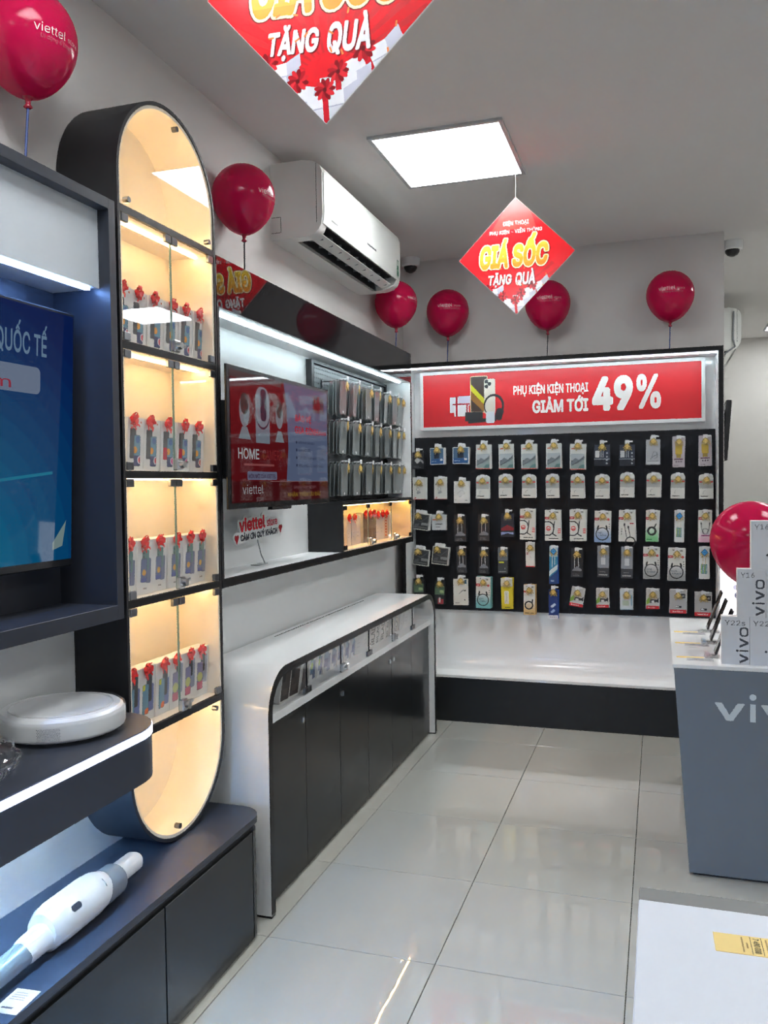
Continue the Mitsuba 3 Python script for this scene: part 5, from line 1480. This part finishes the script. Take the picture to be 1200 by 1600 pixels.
for i, (y, nm) in enumerate(((3.70, 'nearest of the three'), (4.02, 'middle one of the three'), (4.31, 'farthest of the three'))):
    g = thing('display_phone', 'dark phone leaning on a clear stand on the grey counter, ' + nm, 'phone', 'display phones on the grey counter')
    at = T().translate([.212, y, CZ + .016]).rotate([0, 1, 0], 20)
    part(g, 'body', mikit.ply(bx(0, .009, -.037, .037, 0, .195, .003), 'dark_plastic'), at)
    part(g, 'screen', mikit.ply(bx(-.0006, 0, -.034, .034, .004, .191), 'black_gloss'), at)
    s = thing('phone_stand', 'clear phone stand under the leaning phone on the grey counter, ' + nm, 'phone stand', 'phone stands on the grey counter')
    part(s, 'base', mikit.ply(bx(.175, .30, y - .04, y + .04, CZ, CZ + .006, .001), 'film'))
    part(s, 'support', mikit.ply(frame(bx(0, .13, -.03, .03, 0, .004), [.245, y, CZ + .006], [.34, 0, .94], [0, 1, 0], [.94, 0, -.34]), 'film'))
    part(s, 'lip', mikit.ply(bx(.176, .196, y - .03, y + .03, CZ + .006, CZ + .016, .001), 'film'))
    p = thing('price_label', 'grey and yellow price label flat on the grey counter, ' + nm, 'price label', 'price labels on the grey counter')
    part(p, 'card', mikit.ply(bx(.066, .172, y - .05, y - .022, CZ, CZ + .0012), 'price_yellow'))
    part(p, 'holder', mikit.ply(bx(.105, .205, y - .100, y - .054, CZ, CZ + .002), 'card_white'))
    A = Art().add(sbox(0, 0, .10, .046), 176, 178, 182).add(union_all([sbox(.022 + .0062 * k, .010, .0255 + .0062 * k, .036) for k in range(12)]), 110, 112, 118)
    part(p, 'print', A.shape([.105, y - .100, CZ + .0026], UX, UY))

t = thing('lit_poster', 'bright white lit poster of a phone behind the stacked boxes', 'light box')
part(t, 'case', mikit.ply(bx(.285, .74, 4.585, 4.625, CZ, 1.172, .003), 'white_plastic'))
full = sbox(0, 0, .439, .313)
A = Art(full).add(full, 255, 255, 255)
A.add(rrect(.045, -.05, .20, .22, .03), 236, 232, 246).add(Point(.072, .175).buffer(.013), 120, 118, 132).add(Point(.082, .135).buffer(.017), 70, 70, 84).add(Point(.108, .13).buffer(.005), 150, 150, 160)
A.add(rrect(.055, -.10, .42, .045, .04), 34, 34, 44)
m, c = A.mesh([.293, 4.5835, CZ + .008], UX, UZ, 1.6)
part(t, 'picture', mikit.ply(m, 'screen_glass', False, color=c), emit={'type': 'mesh_attribute', 'name': 'vertex_color'})

# ------------------------------------------------------------------ white table in the foreground
t = thing('display_table', 'white display table with a grey back edge in the foreground at right', 'table')
FX0, FX1, FY0, FY1, FZ = -.0355, 1.2, .30, 1.496, .85
part(t, 'top', mikit.ply(bx(FX0, FX1, FY0, FY1, FZ - .03, FZ, .002), 'table_white'))
part(t, 'back_edge', mikit.ply(bx(FX0, FX1, FY1 + .0005, FY1 + .047, FZ - .032, FZ - .001, .001), 'strip_grey'), label='grey back edge')
part(t, 'body', mikit.ply(bx(FX0 + .04, FX1 - .04, FY0 + .04, FY1 - .02, .0, FZ - .03), 'white_satin'))
t = thing('price_card', 'yellow price card lying on the white table in the foreground', 'price card')
PC = T().translate([.080, 1.361, FZ]).rotate([0, 0, 1], 1.0)
part(t, 'card', mikit.ply(bx(0, .145, 0, .056, 0, .0008), 'price_yellow'), PC)
A = Art()
A.add(lines(0, .040, 0, .1, 1, .003, 1), 150, 120, 60)
A.p = []
A.add(sbox(.040, .006, .0425, .050), 160, 134, 78).add(sbox(.0465, .018, .0488, .034), 150, 122, 66)
A.add(sbox(.0530, .002, .0540, .054), 96, 80, 48).add(sbox(.0690, .002, .0700, .054), 96, 80, 48)
A.add(fit('7 490 000', .0570, .006, .0665, .050, True, rot=-90), 66, 54, 34)
for i in range(9):
    A.add(sbox(.075 + .0072 * i, .006 + .002 * (i % 3), .0775 + .0072 * i, .050 - .003 * ((i * 5) % 4)), 160, 134, 78)
part(t, 'print', A.shape([0, 0, .0012], UX, UY), PC)
